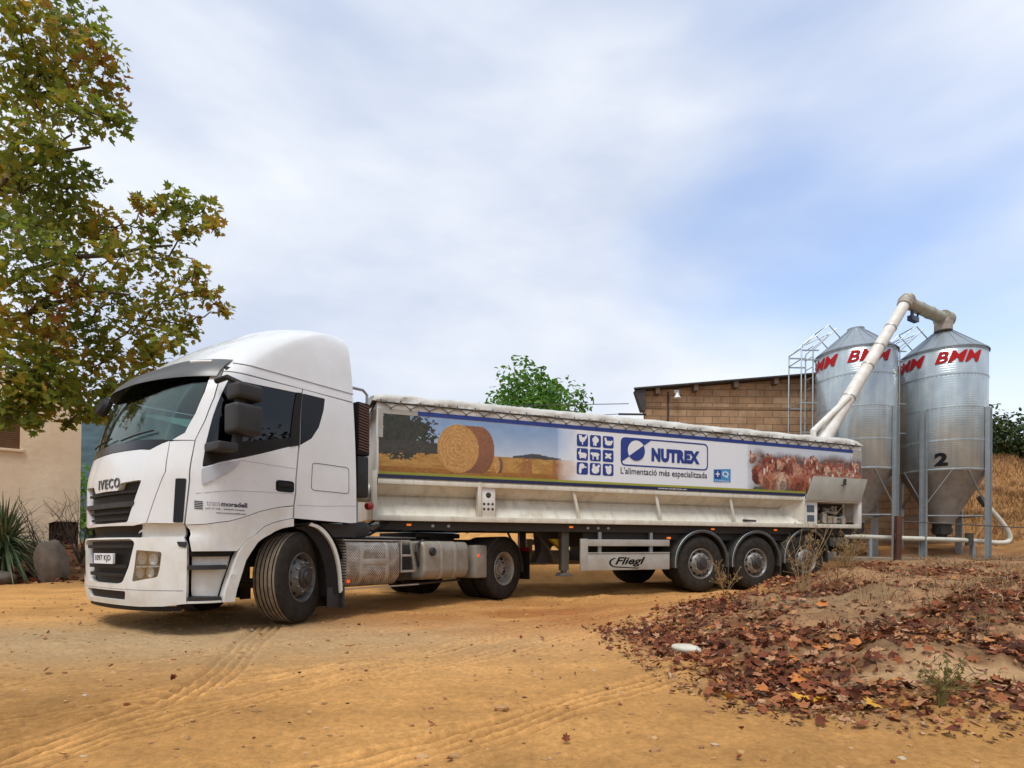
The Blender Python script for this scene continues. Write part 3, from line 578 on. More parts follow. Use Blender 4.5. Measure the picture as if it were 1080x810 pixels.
TRACTOR = thing('truck_tractor', 'white high-roof lorry tractor unit with black grille, steered front wheels and perforated side cover', 'truck', (-3.3396, 6.9383, 0), (.0156, -.0018, 4.0945))
def build_cab():
    T = TRACTOR; g = .006
    door = [(.857,2.64),(1.143,2.64),(1.478,2.647),(1.503,1.985),(1.5,1.46),(1.487,1.315),(1.38,1.285),(1.26,1.23),(1.16,1.16),(1.073,1.115),(.922,1.078),(.822,1.067),(.843,1.49),(.835,1.897),(.86,2.1),(.872,2.35)]
    win = rounded([(.905,2.555),(1.123,2.57),(1.413,2.59),(1.484,2.597),(1.497,1.998),(1.185,1.795),(.895,1.625),(.886,1.875),(.89,2.147)], .02)
    skirt = [(1.487,1.305),(1.483,1.175),(1.415,1.15),(1.35,1.12),(1.29,1.073),(1.235,1.01),(1.19,.935),(1.15,.86),(1.127,.815),(.857,.812),(.845,.935),(.822,1.06),(.922,1.071),(1.073,1.108),(1.16,1.153),(1.26,1.223),(1.38,1.278)]
    side = [(1.489,2.647),(1.99,2.64),(1.99,1.16),(1.953,1.15),(1.75,1.16),(1.495,1.175),(1.498,1.31),(1.511,1.46),(1.514,1.985)]
    quarter = rounded([(1.491,2.600),(1.70,2.605),(1.694,2.458),(1.66,2.245),(1.603,2.095),(1.516,1.995)], .015)
    header = [(.80,2.655),(1.99,2.655),(1.99,2.76),(.80,2.76)]
    pillar = [(.850,2.645),(.866,2.35),(.854,2.1),(.830,1.893),(.71,1.893),(.775,1.963),(.805,2.163),(.815,2.40),(.805,2.645)]
    corner = [(.695,1.877),(.83,1.885),(.836,1.49),(.815,1.08),(.575,1.085),(.66,1.387),(.714,1.578)]
    vent = rounded([(.775,1.51),(.826,1.51),(.812,1.085),(.762,1.088)], .012)
    for sg in (1, -1):
        f = (lambda p: p) if sg > 0 else mir
        d = patch(MB(), f(door), [f(win)], thick=.05).build('door', M['white'], T)
        patch(MB(), f(win), off=-.012, thick=.006).build('window_pane', M['side_glass'] if sg > 0 else M['clear_side_glass'], d)
        trim = [(.897,1.64),(1.185,1.803),(1.495,2.005),(1.496,2.085),(1.2,1.965),(.93,1.86),(.893,1.87)]
        patch(MB(), f(trim), off=.001, thick=.012).build('window_trim', M['black_plastic'], d)
        patch(MB(), f([(1.44,2.594),(1.487,2.602),(1.511,1.993),(1.44,1.955)]), off=.004, thick=.012).build('window_trim', M['black_plastic'], d)
        patch(MB(), f(rounded([(.893,1.612),(1.125,1.74),(1.10,1.65),(1.05,1.573),(.90,1.455)], .02)), off=.012, thick=.02).build('trim_plate', M['silver'], d)
        hd = patch(MB(), f(rrect(1.365, 1.452, 1.492, 1.578, .03)), off=.004, thick=.01).build('door_handle', M['gloss_black'], d)
        hp = MB(); p = S(np.array([sg * 1.378, sg * 1.478]), np.array([1.525, 1.528])); q = SN(np.array([sg * 1.378, sg * 1.478]), np.array([1.525, 1.528]))
        hp.bar(p[0] + q[0] * .012, p[1] + q[1] * .012, .014, .04); hp.build('handle_grip', M['black_plastic'], d, bevel=.004)
        patch(MB(), f(skirt), thick=.05).build('door_skirt', M['white_dusty'], T)
        sp = patch(MB(), f(side), [f(quarter)], thick=.05).build('sleeper_panel', M['white'], T)
        patch(MB(), f(quarter), off=-.001, thick=.03).build('quarter_window', M['gloss_black'], sp)
        lk = rrect(1.62, 1.505, 1.925, 1.82, .035)
        fr = MB()
        n = len(lk)
        pts = S(np.array([sg * a for a, b in lk] + [sg * lk[0][0]]), np.array([b for a, b in lk] + [lk[0][1]])); nn = SN(np.array([sg * a for a, b in lk] + [sg * lk[0][0]]), np.array([b for a, b in lk] + [lk[0][1]]))
        fr.tube(pts + nn * .0005, .0035, 5); fr.build('locker_seam', M['grey_plastic'], sp)
        for ln in ([(1.515,1.322),(1.7,1.33),(1.988,1.365)], [(1.12,1.735),(1.3,1.73),(1.495,1.725)], [(.87,1.37),(1.1,1.42),(1.3,1.435),(1.49,1.44)]):
            uu = np.interp(np.linspace(0, 1, 14), np.linspace(0, 1, len(ln)), [a for a, b in ln]) * sg; zz = np.interp(np.linspace(0, 1, 14), np.linspace(0, 1, len(ln)), [b for a, b in ln])
            c = MB().tube(S(uu, zz) - SN(uu, zz) * .001, .003, 5).build('body_crease', M['ink_grey'], sp if ln[0][0] > 1.5 else d)
        patch(MB(), f(header), thick=.05).build('roof_header', M['white'], T)
        patch(MB(), f(pillar), off=.0, thick=.05).build('windscreen_pillar', M['white'], T)
        cp = patch(MB(), f(corner), off=0, thick=.05).build('corner_panel', M['white'], T)
        patch(MB(), f(vent), off=.004, thick=.05).build('air_deflector_vent', M['gloss_black'], cp)
    # windscreen and its black lower band
    half = [(.0,1.93),(.40,1.922),(.62,1.905),(.705,1.895),(.772,1.965),(.80,2.163),(.808,2.40),(.80,2.63),(.4,2.66),(.0,2.67)]
    ws = half + [(-u, z) for u, z in reversed(half) if u > 0]
    patch(MB(), ws, off=-.008, thick=.008, st=.06).build('windscreen', M['windscreen'], T)
    bd = [(0,1.835),(.45,1.82),(.545,1.808),(.64,1.865),(.70,1.89),(.62,1.9),(.4,1.917),(0,1.925)]
    patch(MB(), bd + [(-u, z) for u, z in reversed(bd) if u > 0], off=.0, thick=.05).build('windscreen_cowl', M['gloss_black'], T)
    for a, b_ in ((-.45, -.05), (.15, .55)):
        wp = MB(); uu = np.linspace(a, b_, 8); zz = np.linspace(1.935, 1.99, 8); wp.tube(S(uu, zz) + SN(uu, zz) * .02, .008, 6); wp.build('wiper', M['black_plastic'], T)
    # bonnet flap with grille opening
    hood = [(0,1.828),(.45,1.813),(.545,1.800),(.64,1.858),(.69,1.882),(.706,1.578),(.652,1.387),(.566,1.088),(.43,1.062),(0,1.068)]
    gr = [(.0,1.425),(.22,1.42),(.25,1.49),(.52,1.505),(.36,1.098),(0,1.092)]
    hoodp = hood + [(-u, z) for u, z in reversed(hood) if u > 0]; grp = gr + [(-u, z) for u, z in reversed(gr) if u > 0]
    grp = rounded(grp, .025)
    h = patch(MB(), hoodp, [grp], thick=.06).build('bonnet_flap', M['white'], T)
    gp = patch(MB(), [(u * 1.03, z + (.01 if z > 1.3 else -.01)) for u, z in grp], off=-.05, thick=.02)
    for zz, w in ((1.40, .44), (1.20, .37), (1.135, .35)):
        patch(gp, [(-w, zz - .012), (w, zz - .012), (w + .01, zz + .012), (-w - .01, zz + .012)], off=-.015, thick=.035)
    gq = gp.build('upper_grille', M['black_plastic'], T)
    patch(MB(), rounded([(-.425,1.25),(.425,1.25),(.45,1.30),(-.45,1.30)], .02), off=.01, thick=.04).build('grille_bar', M['grey_plastic'], gq)
    v, f_ = text2d('IVECO', .52, .10, bold=.016, spacing=1.25)
    uu = np.array([a for a, b_ in v]); zz = np.array([b_ for a, b_ in v])
    tx = MB()
    u_ = (uu - .25) / 1.36 + .05; P = S(u_, zz + 1.45); Nn = SN(u_, zz + 1.45)
    tx.add(np.concatenate([P + Nn * .008, P + Nn * .001]), f_ + [tuple(reversed([i + len(v) for i in q])) for q in f_] + _rim(f_, len(v)))
    tx.build('badge_lettering', M['badge'], h)
    # recess between flap and bumper
    gb = [(0,1.058),(.43,1.052),(.57,1.075),(.80,1.07),(.80,.955),(0,.962)]
    patch(MB(), gb + [(-u, z) for u, z in reversed(gb) if u > 0], off=-.06, thick=.03).build('bumper_step', M['white_dusty'], T)
    gk = [(0,1.05),(.46,1.045),(.44,.965),(0,.965)]
    patch(MB(), gk + [(-u, z) for u, z in reversed(gk) if u > 0], off=-.045, thick=.012).build('step_grille', M['black_plastic'], T)
    # bumper with lower grille, plate, lamps
    bump = [(0,.95),(.50,.945),(.76,.95),(.82,.945),(.835,.86),(.835,.45),(.825,.31),(.70,.285),(.50,.275),(0,.275)]
    lg = [(0,.935),(.42,.932),(.465,.90),(.40,.66),(.32,.505),(.22,.485),(0,.485)]
    lgp = rounded(lg[1:] + [(-u, z) for u, z in reversed(lg) if u > 0], .03)
    hl = rounded([(.485,.825),(.70,.808),(.69,.66),(.672,.565),(.44,.515),(.465,.645)], .02)
    so = rounded([(-.36,.42),(.36,.42),(.33,.325),(-.33,.325)], .02)
    B = patch(MB(), bump + [(-u, z) for u, z in reversed(bump) if u > 0], [lgp, hl, mir(hl), so], off=.0, thick=.06).build('bumper', M['white_dusty'], T)
    gm = patch(MB(), [(u * 1.03, z + (.01 if z > .7 else -.01)) for u, z in lgp], off=-.06, thick=.02)
    for zz, w in ((.86, .42), (.66, .35), (.575, .32)):
        patch(gm, [(-w, zz - .018), (w, zz - .018), (w + .012, zz + .018), (-w - .012, zz + .018)], off=-.012, thick=.05)
    gm.build('lower_grille', M['black_plastic'], B)
    patch(MB(), [(u * 1.02, z + (.008 if z > .37 else -.008)) for u, z in so], off=-.03, thick=.02).build('spoiler_grille', M['black_plastic'], B)
    lip = [(-.80,.275),(0,.262),(.80,.275),(.78,.235),(0,.225),(-.78,.235)]
    patch(MB(), lip, off=-.03, thick=.03).build('bumper_lip', M['black_plastic'], B)
    cr = np.linspace(-.82, .82, 60); MB().tube(S(cr, cr * 0 + .44) - SN(cr, cr * 0) * .0005, .0035, 5).build('bumper_seam', M['ink_grey'], B)
    pl = patch(MB(), rrect(-.19, .685, .195, .79, .006), off=.016, thick=.02).build('number_plate', M['print_white'], B)
    v, f_ = text2d('1097 KJD', .40, .075, bold=.012, spacing=1.05)
    u_ = (np.array([a for a, b_ in v]) - .21) / 1.36 + .022; z_ = np.array([b_ for a, b_ in v]) + .70
    MB().add(S(u_, z_) + SN(u_, z_) * .0185, f_).build('plate_lettering', M['black_letter'], pl)
    patch(MB(), rrect(-.19, .686, -.165, .789, .004), off=.0175, thick=.004).build('plate_blue_strip', M['blue'], pl)
    for sg in (1, -1):
        f = (lambda p: p) if sg > 0 else mir
        H = patch(MB(), f([(u, z) for u, z in hl]), off=-.05, thick=.01).build('headlight', M['lamp_bowl'], B)
        hb = MB(); c = MB()
        for (a, b_, rr) in ((.535,.745,.062),(.635,.735,.055),(.515,.605,.055),(.61,.61,.05)):
            p = S(np.array(sg * a), np.array(b_)); n_ = Vector(SN(np.array(sg * a), np.array(b_))); q = n_.to_track_quat('Z', 'Y').to_matrix().to_4x4()
            hb.lathe([(rr, -.008), (rr * .93, -.012), (rr * .6, -.035), (rr * .22, -.042), (rr * .2, -.02), (0, -.015)], Matrix.Translation(Vector(p)) @ q, n=20)
        hb.build('lamp_reflector', M['lamp_clear'], H)
        patch(MB(), f([(.478,.655),(.695,.662),(.693,.675),(.48,.668)]), off=-.006, thick=.03).build('lamp_divider', M['white'], H)
        patch(MB(), f(hl), off=-.002, thick=.004).build('lamp_lens', M['lens'], H)
        patch(MB(), f(rounded([(.79,.905),(.833,.903),(.833,.845),(.80,.86)], .01)), off=.006, thick=.02).build('corner_lamp', M['grey_plastic'], B)
    # bumper returns and steps behind the bumper, arch lips
    for sg in (1, -1):
        f = (lambda p: p) if sg > 0 else mir
        a = [(1.483,1.168),(1.415,1.143),(1.35,1.113),(1.29,1.066),(1.235,1.003),(1.19,.928),(1.15,.853),(1.13,.80),(1.10,.65),(1.035,.31),(1.10,.31),(1.135,.50),(1.175,.72),(1.205,.80),(1.245,.90),(1.288,.963),(1.34,1.02),(1.397,1.055),(1.45,1.075),(1.485,1.085)]
        patch(MB(), f(a), off=.02, thick=.10).build('arch_lip', M['white_dusty'], T)
        st = [(.845,.805),(1.12,.805),(1.10,.66),(1.03,.33),(.84,.33)]
        ss = patch(MB(), f(st), off=-.10, thick=.04).build('step_panel', M['white_dusty'], T)
        for zz, u0, u1 in ((.655, .842, 1.07), (.345, .835, 1.035)):
            sm = patch(MB(), f([(u0, zz - .022), (u1, zz - .022), (u1, zz + .022), (u0, zz + .022)]), off=-.012, thick=.20); sm.build('step_tread', M['grey_plastic'], ss)
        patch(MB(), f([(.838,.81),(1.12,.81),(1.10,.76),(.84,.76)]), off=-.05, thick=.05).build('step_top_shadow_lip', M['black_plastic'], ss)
        patch(MB(), f([(1.03,.31),(.82,.31),(.82,.33),(1.03,.33)]), off=-.002, thick=.2).build('step_base', M['white_dusty'], ss)
        # rear wing behind the front wheel
        y0, y1 = sg * .86, sg * 1.215
        prof = [(-.13,1.135),(-.27,1.10),(-.40,.98),(-.49,.82),(-.545,.62),(-.57,.34)]; prof = smooth_path(prof, 2)
        w = MB(); k = len(prof)
        vs = [(x, y0, z) for x, z in prof] + [(x, y1, z) for x, z in prof] + [(x + .03, y1, z - .03) for x, z in prof] + [(x + .03, y0, z - .03) for x, z in prof]
        w.add(vs, [(r_ * k + i, r_ * k + i + 1, ((r_ + 1) % 4) * k + i + 1, ((r_ + 1) % 4) * k + i) for r_ in range(4) for i in range(k - 1)])
        w.build('front_wing_rear', M['white_dusty'], T)
        w2 = MB(); vs = [(x + .035, y0, z - .035) for x, z in prof] + [(x + .035, y1 - sg * .03, z - .035) for x, z in prof] + [(x + .18, y1 - sg * .05, z - .06) for x, z in prof] + [(x + .18, y0, z - .06) for x, z in prof]
        w2.add(vs, [(r_ * k + i, r_ * k + i + 1, ((r_ + 1) % 4) * k + i + 1, ((r_ + 1) % 4) * k + i) for r_ in range(4) for i in range(k - 1)]); w2.build('wing_liner', M['black_plastic'], T)
        MB().box((-.60, y0, .13), (-.57, y1, .40)).box((-.575, y0, .13), (-.44, y0 + sg * .015, .5)).box((-.57, sg * 1.16, .14), (-.38, sg * 1.175, .38)).build('mudflap', M['grey_plastic'], T, bevel=.005)
    # roof
    rf = MB(); zs = np.linspace(2.755, 3.52, 16); us = np.concatenate([np.linspace(-2, -1, 9), np.linspace(-1, 1, 41)[1:-1], np.linspace(1, 2, 9)])
    vs = []; n = len(us)
    for z in zs: vs += list(S(us, us * 0 + z))
    rim_top = S(us, us * 0 + 3.52); cc = rim_top.mean(0)
    for q, dz in ((.8, .015), (.45, .03), (.12, .035)):
        vs += list(np.stack([cc[0] + (rim_top[:, 0] - cc[0]) * q, rim_top[:, 1] * q, rim_top[:, 2] + dz], -1))
    k = len(vs) // n
    fs = [(i * n + j, i * n + (j + 1) % n, (i + 1) * n + (j + 1) % n, (i + 1) * n + j) for i in range(k - 1) for j in range(n)] + [tuple((k - 1) * n + j for j in range(n))]
    rf.add(vs, fs); ro = rf.build('roof', M['white'], T, smooth=50)
    lip = np.linspace(.86, 2, 30)
    for q in (1, -1): MB().tube(S(q * lip, lip * 0 + 2.757) + SN(q * lip, lip * 0 + 2.757) * .002, .006, 6).build('roof_seam', M['ink_grey'], ro)
    # roof side crease
    # visor
    vz = MB(); uu = np.linspace(-.842, .842, 45); rows = []
    out_ = lambda u: .02 + .065 * np.clip((.80 - np.abs(u)) / .6, 0, 1)
    for zz, o1 in ((2.80, .015), (2.785, .03), (2.70, 1.0), (2.60, 1.25), (2.545, 1.32), (2.535, 1.27), (2.60, 1.05), (2.72, .0)):
        z_ = zz + .0 * uu + np.where(zz < 2.75, .06 * np.abs(uu) ** 3, 0); p = S(uu, z_); nn = SN(uu, z_); nn[:, 2] = 0
        rows.append(p + nn * (o1 * out_(uu)[:, None] + .012))
    m_ = len(uu); vz.add(np.concatenate(rows), [(i * m_ + j, i * m_ + j + 1, ((i + 1) % 8) * m_ + j + 1, ((i + 1) % 8) * m_ + j) for i in range(8) for j in range(m_ - 1)])
    vo = vz.build('sun_visor', M['visor'], T, smooth=45)
    for sg in (1, -1):
        uu = np.linspace(.60, .755, 8) * sg; z_ = 2.755 + 0 * uu; p = S(uu, z_); nn = SN(uu, z_); nn[:, 2] = 0
        MB().tube(p + nn * (.55 * out_(uu)[:, None] + .02), .018, 8).build('visor_lamp', M['print_white'], vo)
    # rear wall, floor, inner lining
    zz = np.linspace(1.16, 3.5, 20); rw = MB(); L_ = S(zz * 0 + 1.985, zz); R_ = S(zz * 0 - 1.985, zz)
    rw.add(np.concatenate([L_, R_]), [(i, i + 1, 20 + i + 1, 20 + i) for i in range(19)]); rw.build('cab_rear_wall', M['white'], T)
    MB().box((-.70, -1.12, 1.2), (.9, 1.12, 1.24)).box((-.72, -1.1, 1.22), (-.66, 1.1, 2.7)).box((-.70, -1.1, 2.66), (.8, 1.1, 2.70)).build('cab_lining', M['interior'], T)
    MB().prism([(1.22,1.75),(1.16,1.88),(.85,1.93),(.72,1.82),(.70,1.4),(1.15,1.4)], 'y', -.92, .92).build('dashboard', M['grey_plastic'], T, bevel=.02)
    sw = MB(); c = Vector((.62, .55, 1.86)); rot = Matrix.Translation(c) @ Matrix.Rotation(R(-35), 4, 'Y')
    sw.lathe([(.225 + .016 * math.cos(a), .016 * math.sin(a)) for a in np.linspace(0, 2 * math.pi, 9)], rot, n=28).box((-.22, -.02, -.01), (.22, .02, .01), rot).lathe([(.06, -.02), (.06, .02), (0, .025)], rot, n=14); sw.build('steering_wheel', M['black_plastic'], T)
    for y in (.55, -.55):
        s_ = MB().box((-.05, y - .26, 1.55), (.45, y + .26, 1.72)).box((-.22, y - .25, 1.68), (-.06, y + .25, 2.35), ).box((-.24, y - .15, 2.38), (-.12, y + .15, 2.58)).box((.0, y - .15, 1.24), (.35, y + .15, 1.55)); s_.build('seat', M['curtain'] if y < 0 else M['seat'], T, bevel=.05)
    # mirrors
    for sg in (1, -1):
        y = sg * 1.42; Mx = Matrix.Translation((.80, y, 0))
        mm = MB().box((-.16, -.115, 1.955), (.13, .115, 2.255), Mx).build('mirror', M['grey_plastic'], T, bevel=.05, seg=4)
        MB().box((-.165, -.105, 2.295), (.115, .105, 2.455), Mx).build('wide_angle_mirror', M['grey_plastic'], T, bevel=.045, seg=4)
        MB().tube([(.93, sg * 1.17, 2.50), (.90, sg * 1.32, 2.52), (.82, y, 2.46)], .028, 8).build('mirror_arm', M['black_plastic'], mm)
        MB().tube([(.82, y, 2.30), (.82, y, 2.24)], .06, 8).build('mirror_joint', M['black_plastic'], mm)
        MB().box((.86, min(sg * 1.20, sg * 1.48), 1.775), (1.06, max(sg * 1.20, sg * 1.48), 1.86)).build('mirror_arm', M['grey_plastic'], mm, bevel=.025, seg=3)
        MB().tube([(.86, sg * 1.42, 1.83), (.84, y, 1.97)], .05, 8).build('mirror_joint', M['black_plastic'], mm)
    kerb = MB().lathe([(.0, .03), (.10, .02), (.13, -.02), (.12, -.07), (.0, -.09)], Matrix.Translation((1.06, -1.36, 2.60)) @ Matrix.Rotation(R(70), 4, 'Y'), n=20).tube([(1.02, -1.36, 2.6), (.98, -1.16, 2.68)], .02, 6)
    kerb.build('kerb_mirror', M['black_plastic'], T)
    # lettering on the door
    def on_side(body, u0, z0, w, h, mat, **kw):
        v, f_ = text2d(body, w, h, **kw); k = 1.75
        u_ = u0 + np.array([a for a, b_ in v]) / k; z_ = z0 + np.array([b_ for a, b_ in v]); return MB().add(S(u_, z_) + SN(u_, z_) * .004, f_).build('door_lettering', mat, T)
    on_side('trans', .925, 1.255, .165, .045, M['ink_grey'], bold=.0)
    on_side('moradell', 1.025, 1.255, .27, .048, M['ink'], bold=.03)
    on_side('609 331 038 - 600609 (Lleida)', .918, 1.215, .43, .02, M['ink'], bold=.01)
    on_side('www.transmoradell.com', .99, 1.18, .32, .02, M['ink'], bold=.01)
    lg_ = MB()
    for k in range(5):
        z = 1.222 + k * .017; uu = np.array([.862 + .0 * k, .905, .905, .862 + .0 * k]); z_ = np.array([z, z - .006, z + .004, z + .010]); lg_.add(S(uu, z_) + SN(uu, z_) * .004, [(0, 1, 2, 3)])
    lg_.build('door_emblem', M['ink'], T)
def _rim(F, n):
    cnt = {}
    for t in F:
        for i in range(len(t)): cnt[(t[i], t[(i + 1) % len(t)])] = 1
    return [(a, b, n + b, n + a) for (a, b) in cnt if (b, a) not in cnt]
M['badge'] = pbr('badge_dark_chrome', (.06, .06, .065), .4, .3)
M['lens'] = glass('lamp_lens', (.86, .88, .88), .06)
build_cab()

def build_chassis():
    T = TRACTOR
    c = MB()
    for y in (-.42, .42): c.box((-4.95, y - .04, .74), (.9, y + .04, 1.0))
    for x in (-4.85, -4.2, -3.3, -2.4, -1.4): c.box((x - .05, -.38, .78), (x + .05, .38, .96))
    c.build('chassis_frame', M['chassis'], T)
    MB().box((-.4, -.40, .62), (1.0, .40, 1.17)).box((-1.3, -.25, .55), (-.4, .25, .95)).box((.4, -.9, .5), (1.15, .9, .95)).build('engine', M['chassis'], T, bevel=.03)
    MB().tube([(0, -.95, .50), (0, -.6, .42), (0, .6, .42), (0, .95, .50)], .06, 8).tube([(.25, -.8, .48), (.25, .8, .48)], .025, 6).build('front_axle', M['chassis'], T)
    MB().tube([(-3.85, -.9, .5), (-3.85, .9, .5)], .09, 10).lathe([(0, -.2), (.2, -.15), (.25, 0), (.2, .15), (0, .2)], Matrix.Translation((-3.85, 0, .5)), n=20).build('drive_axle', M['chassis'], T)
    # wheel arch inner shells
    for sg in (1, -1):
        MB().lathe([(.66, -.0), (.66, .5)], Matrix.Translation((0, sg * .62, .55)) @ Matrix.Rotation(R(90) * (-sg), 4, 'X'), n=24, a0=R(10) if sg < 0 else R(-170), a1=R(170) if sg < 0 else R(-10)).build('arch_liner', M['black_plastic'], T)
        MB().box((-.85, min(sg * .5, sg * 1.1), .98), (-.35, max(sg * .5, sg * 1.1), 1.14)).build('cab_underside', M['chassis'], T)
    # wheels
    for sg in (1, -1):
        st = R(26)
        w = build_wheel(T, (0, sg * 1.18, .515), (0, 0, 0), 'flat', mat_t='tyre_dusty' , mat_r='rim_grey')
        piv = Vector((0, sg * 1.0, .515)); Rz = Matrix.Rotation(st, 4, 'Z'); base = Matrix.Translation((0, sg * .17, 0)) @ Euler(LEFTW if sg > 0 else RIGHTW).to_matrix().to_4x4()
        w.matrix_local = Matrix.Translation(piv) @ Rz @ base
        build_wheel(T, (-3.85, sg * 1.225, .51), LEFTW if sg > 0 else RIGHTW, 'deep', mat_r='rim_drive')
        build_wheel(T, (-3.85, sg * .86, .51), LEFTW if sg > 0 else RIGHTW, 'deep', mat_r='rim_drive')
    # perforated cover
    pr = rounded([(.36, .94), (1.17, .93), (1.20, .82), (1.20, .48), (1.08, .36), (.36, .36)], .06)
    vs = []
    b = MB(); b.prism([(y, z) for y, z in pr], 'x', -1.50, -.64)
    cv = b.build('perforated_side_cover', M['perf'], T, bevel=.012)
    for x in (-.86, -1.28): MB().prism([(y * 1.0 + .006, z) for y, z in pr if y > 1], 'x', x - .03, x + .03).build('cover_rib', M['alu'], cv, bevel=.004)
    MB().box((-1.27, 1.2, .64), (-.87, 1.209, .71)).build('cover_step', M['alu'], cv, bevel=.004)
    MB().box((-1.56, .5, .938), (-.62, 1.16, .955)).build('cover_top_plate', M['alu'], T, bevel=.004)
    MB().box((-.675, 1.195, .425), (-.64, 1.215, .46)).build('side_marker', M['red_lamp'], cv, bevel=.004)
    MB().bar((-.62, 1.15, .345), (-1.9, 1.15, .345), .03, .015).build('lower_rail', M['alu'], T)
    # ladder
    l = MB()
    for z in (.535, .75, .945): l.box((-1.80 + (z - .53) * .25, 1.02, z - .015), (-1.53, 1.19, z + .012))
    l.bar((-1.70, 1.18, .95), (-1.80, 1.18, .53), .03, .02).bar((-1.54, 1.18, .95), (-1.54, 1.18, .53), .03, .02).build('access_ladder', M['alu'], T, bevel=.003)
    MB().box((-1.9, .5, .4), (-1.55, 1.0, .9)).build('battery_box', M['chassis'], T, bevel=.02)
    # tank
    pr = rounded([(.42, .955), (1.16, .945), (1.205, .85), (1.205, .50), (1.14, .40), (.42, .38)], .09, 5)
    tk = MB().prism(pr, 'x', -2.95, -1.96).build('fuel_tank', M['tank'], T, bevel=.05, seg=4)
    for x in (-2.62, -2.32): MB().prism([(y + (.008 if y > .8 else 0), z + (.008 if z > .7 else -.008)) for y, z in pr], 'x', x - .03, x + .03).build('tank_strap', M['alu'], tk, bevel=.003)
    MB().lathe([(.06, 0), (.06, .03), (.045, .045), (0, .045)], Matrix.Translation((-2.12, 1.2, .80)) @ Matrix.Rotation(R(-90), 4, 'X'), n=20).build('tank_cap', M['grey_plastic'], tk)
    MB().tube([(-1.95, 1.1, .6), (-1.86, 1.14, .8), (-1.90, 1.12, .9), (-2.05, 1.1, .96)], .022, 8).build('tank_hose', M['grey_plastic'], tk)
    MB().tube([(-2.95, 1.0, .36), (-1.7, 1.0, .33)], .02, 6).build('tank_bracket', M['chassis'], T)
    # rear wings
    for sg in (1, -1):
        a0, a1 = R(14), R(186)
        MB().lathe([(.555, 0), (.56, .57), (.545, .57), (.54, 0)], Matrix.Translation((-3.87, sg * .64, .49)) @ Matrix.Rotation(R(90) * (-sg), 4, 'X'), n=28, a0=a0 if sg < 0 else -a1, a1=a1 if sg < 0 else -a0).build('drive_wing', M['fender'], T)
        MB().box((-3.36, min(sg * .64, sg * 1.235), .38), (-3.06, max(sg * .64, sg * 1.235), .90)).build('wing_front_box', M['tank'] if sg > 0 else M['fender'], T, bevel=.03)
        MB().box((-3.155, sg * 1.2 - .03, .71), (-3.105, sg * 1.2 + .045, .76)).build('side_marker', M['red_lamp'], T, bevel=.006)
        MB().box((-4.60, min(sg * .68, sg * 1.23), .30), (-4.57, max(sg * .68, sg * 1.23), .80)).build('mudflap', M['black_plastic'], T)
        MB().box((-4.67, min(sg * .98, sg * 1.2), .76), (-4.61, max(sg * .98, sg * 1.2), .87)).build('tail_lamp', M['red_lens'], T, bevel=.02)
    MB().prism(rounded([(-2.55, -.45), (-2.55, .45), (-3.3, .5), (-3.75, .35), (-3.75, -.35), (-3.3, -.5)], .1), 'z', 1.02, 1.10).box((-3.4, -.5, .98), (-2.8, .5, 1.03)).build('fifth_wheel', M['chassis'], T, bevel=.01)
    MB().box((-2.5, -.4, 1.0), (-1.0, .5, 1.02)).build('catwalk', M['alu'], T)
    # behind the cab
    st = MB().box((-1.10, .70, 2.04), (-.91, 1.06, 2.72)).build('air_intake', M['black_plastic'], T, bevel=.02)
    gl = MB()
    for k in range(17): gl.bar((-1.095, 1.062, 2.09 + k * .036), (-.925, 1.062, 2.115 + k * .036), .008, .012)
    gl.build('intake_slats', M['slat'], st)
    MB().box((-1.10, .72, 1.50), (-.92, 1.05, 2.03)).build('intake_duct', M['grey_plastic'], T, bevel=.03)
    MB().box((-1.02, -.9, 1.22), (-.80, .70, 2.6)).build('cab_rear_equipment', M['chassis'], T, bevel=.02)
    MB().tube([(-.78, .8, 2.95), (-1.20, .8, 2.97), (-1.27, .8, 2.92), (-1.27, .8, 2.0)], .02, 8).build('grab_rail', M['galv_plain'], T)
    for k, (y, z) in enumerate(((.55, 1.45), (.42, 1.38), (.28, 1.5))):
        MB().tube([(-1.0, y, z), (-1.25, y + .05, z - .28), (-1.6, y, z - .36), (-2.0, y * .8, z - .2), (-2.3, y * .6, z - .12)], .018, 7).build('air_hose', M['black_plastic'], T)
    MB().lathe([(.05, 0), (.05, .07), (.02, .1), (0, .1)], Matrix.Translation((-1.16, .95, 1.40)) @ Matrix.Rotation(R(-90), 4, 'X'), n=14).build('air_coupling', M['red_lens'], T)
    MB().tube([(-.85, .95, 1.05), (-1.05, .95, 1.08), (-1.2, .8, 1.1)], .11, 10).build('exhaust_bellows', M['grey_plastic'], T)
M['red_lens'] = pbr('red_lens', (.28, .012, .012), .3)
M['slat'] = pbr('warm_slats', (.16, .075, .05), .5)
build_chassis()

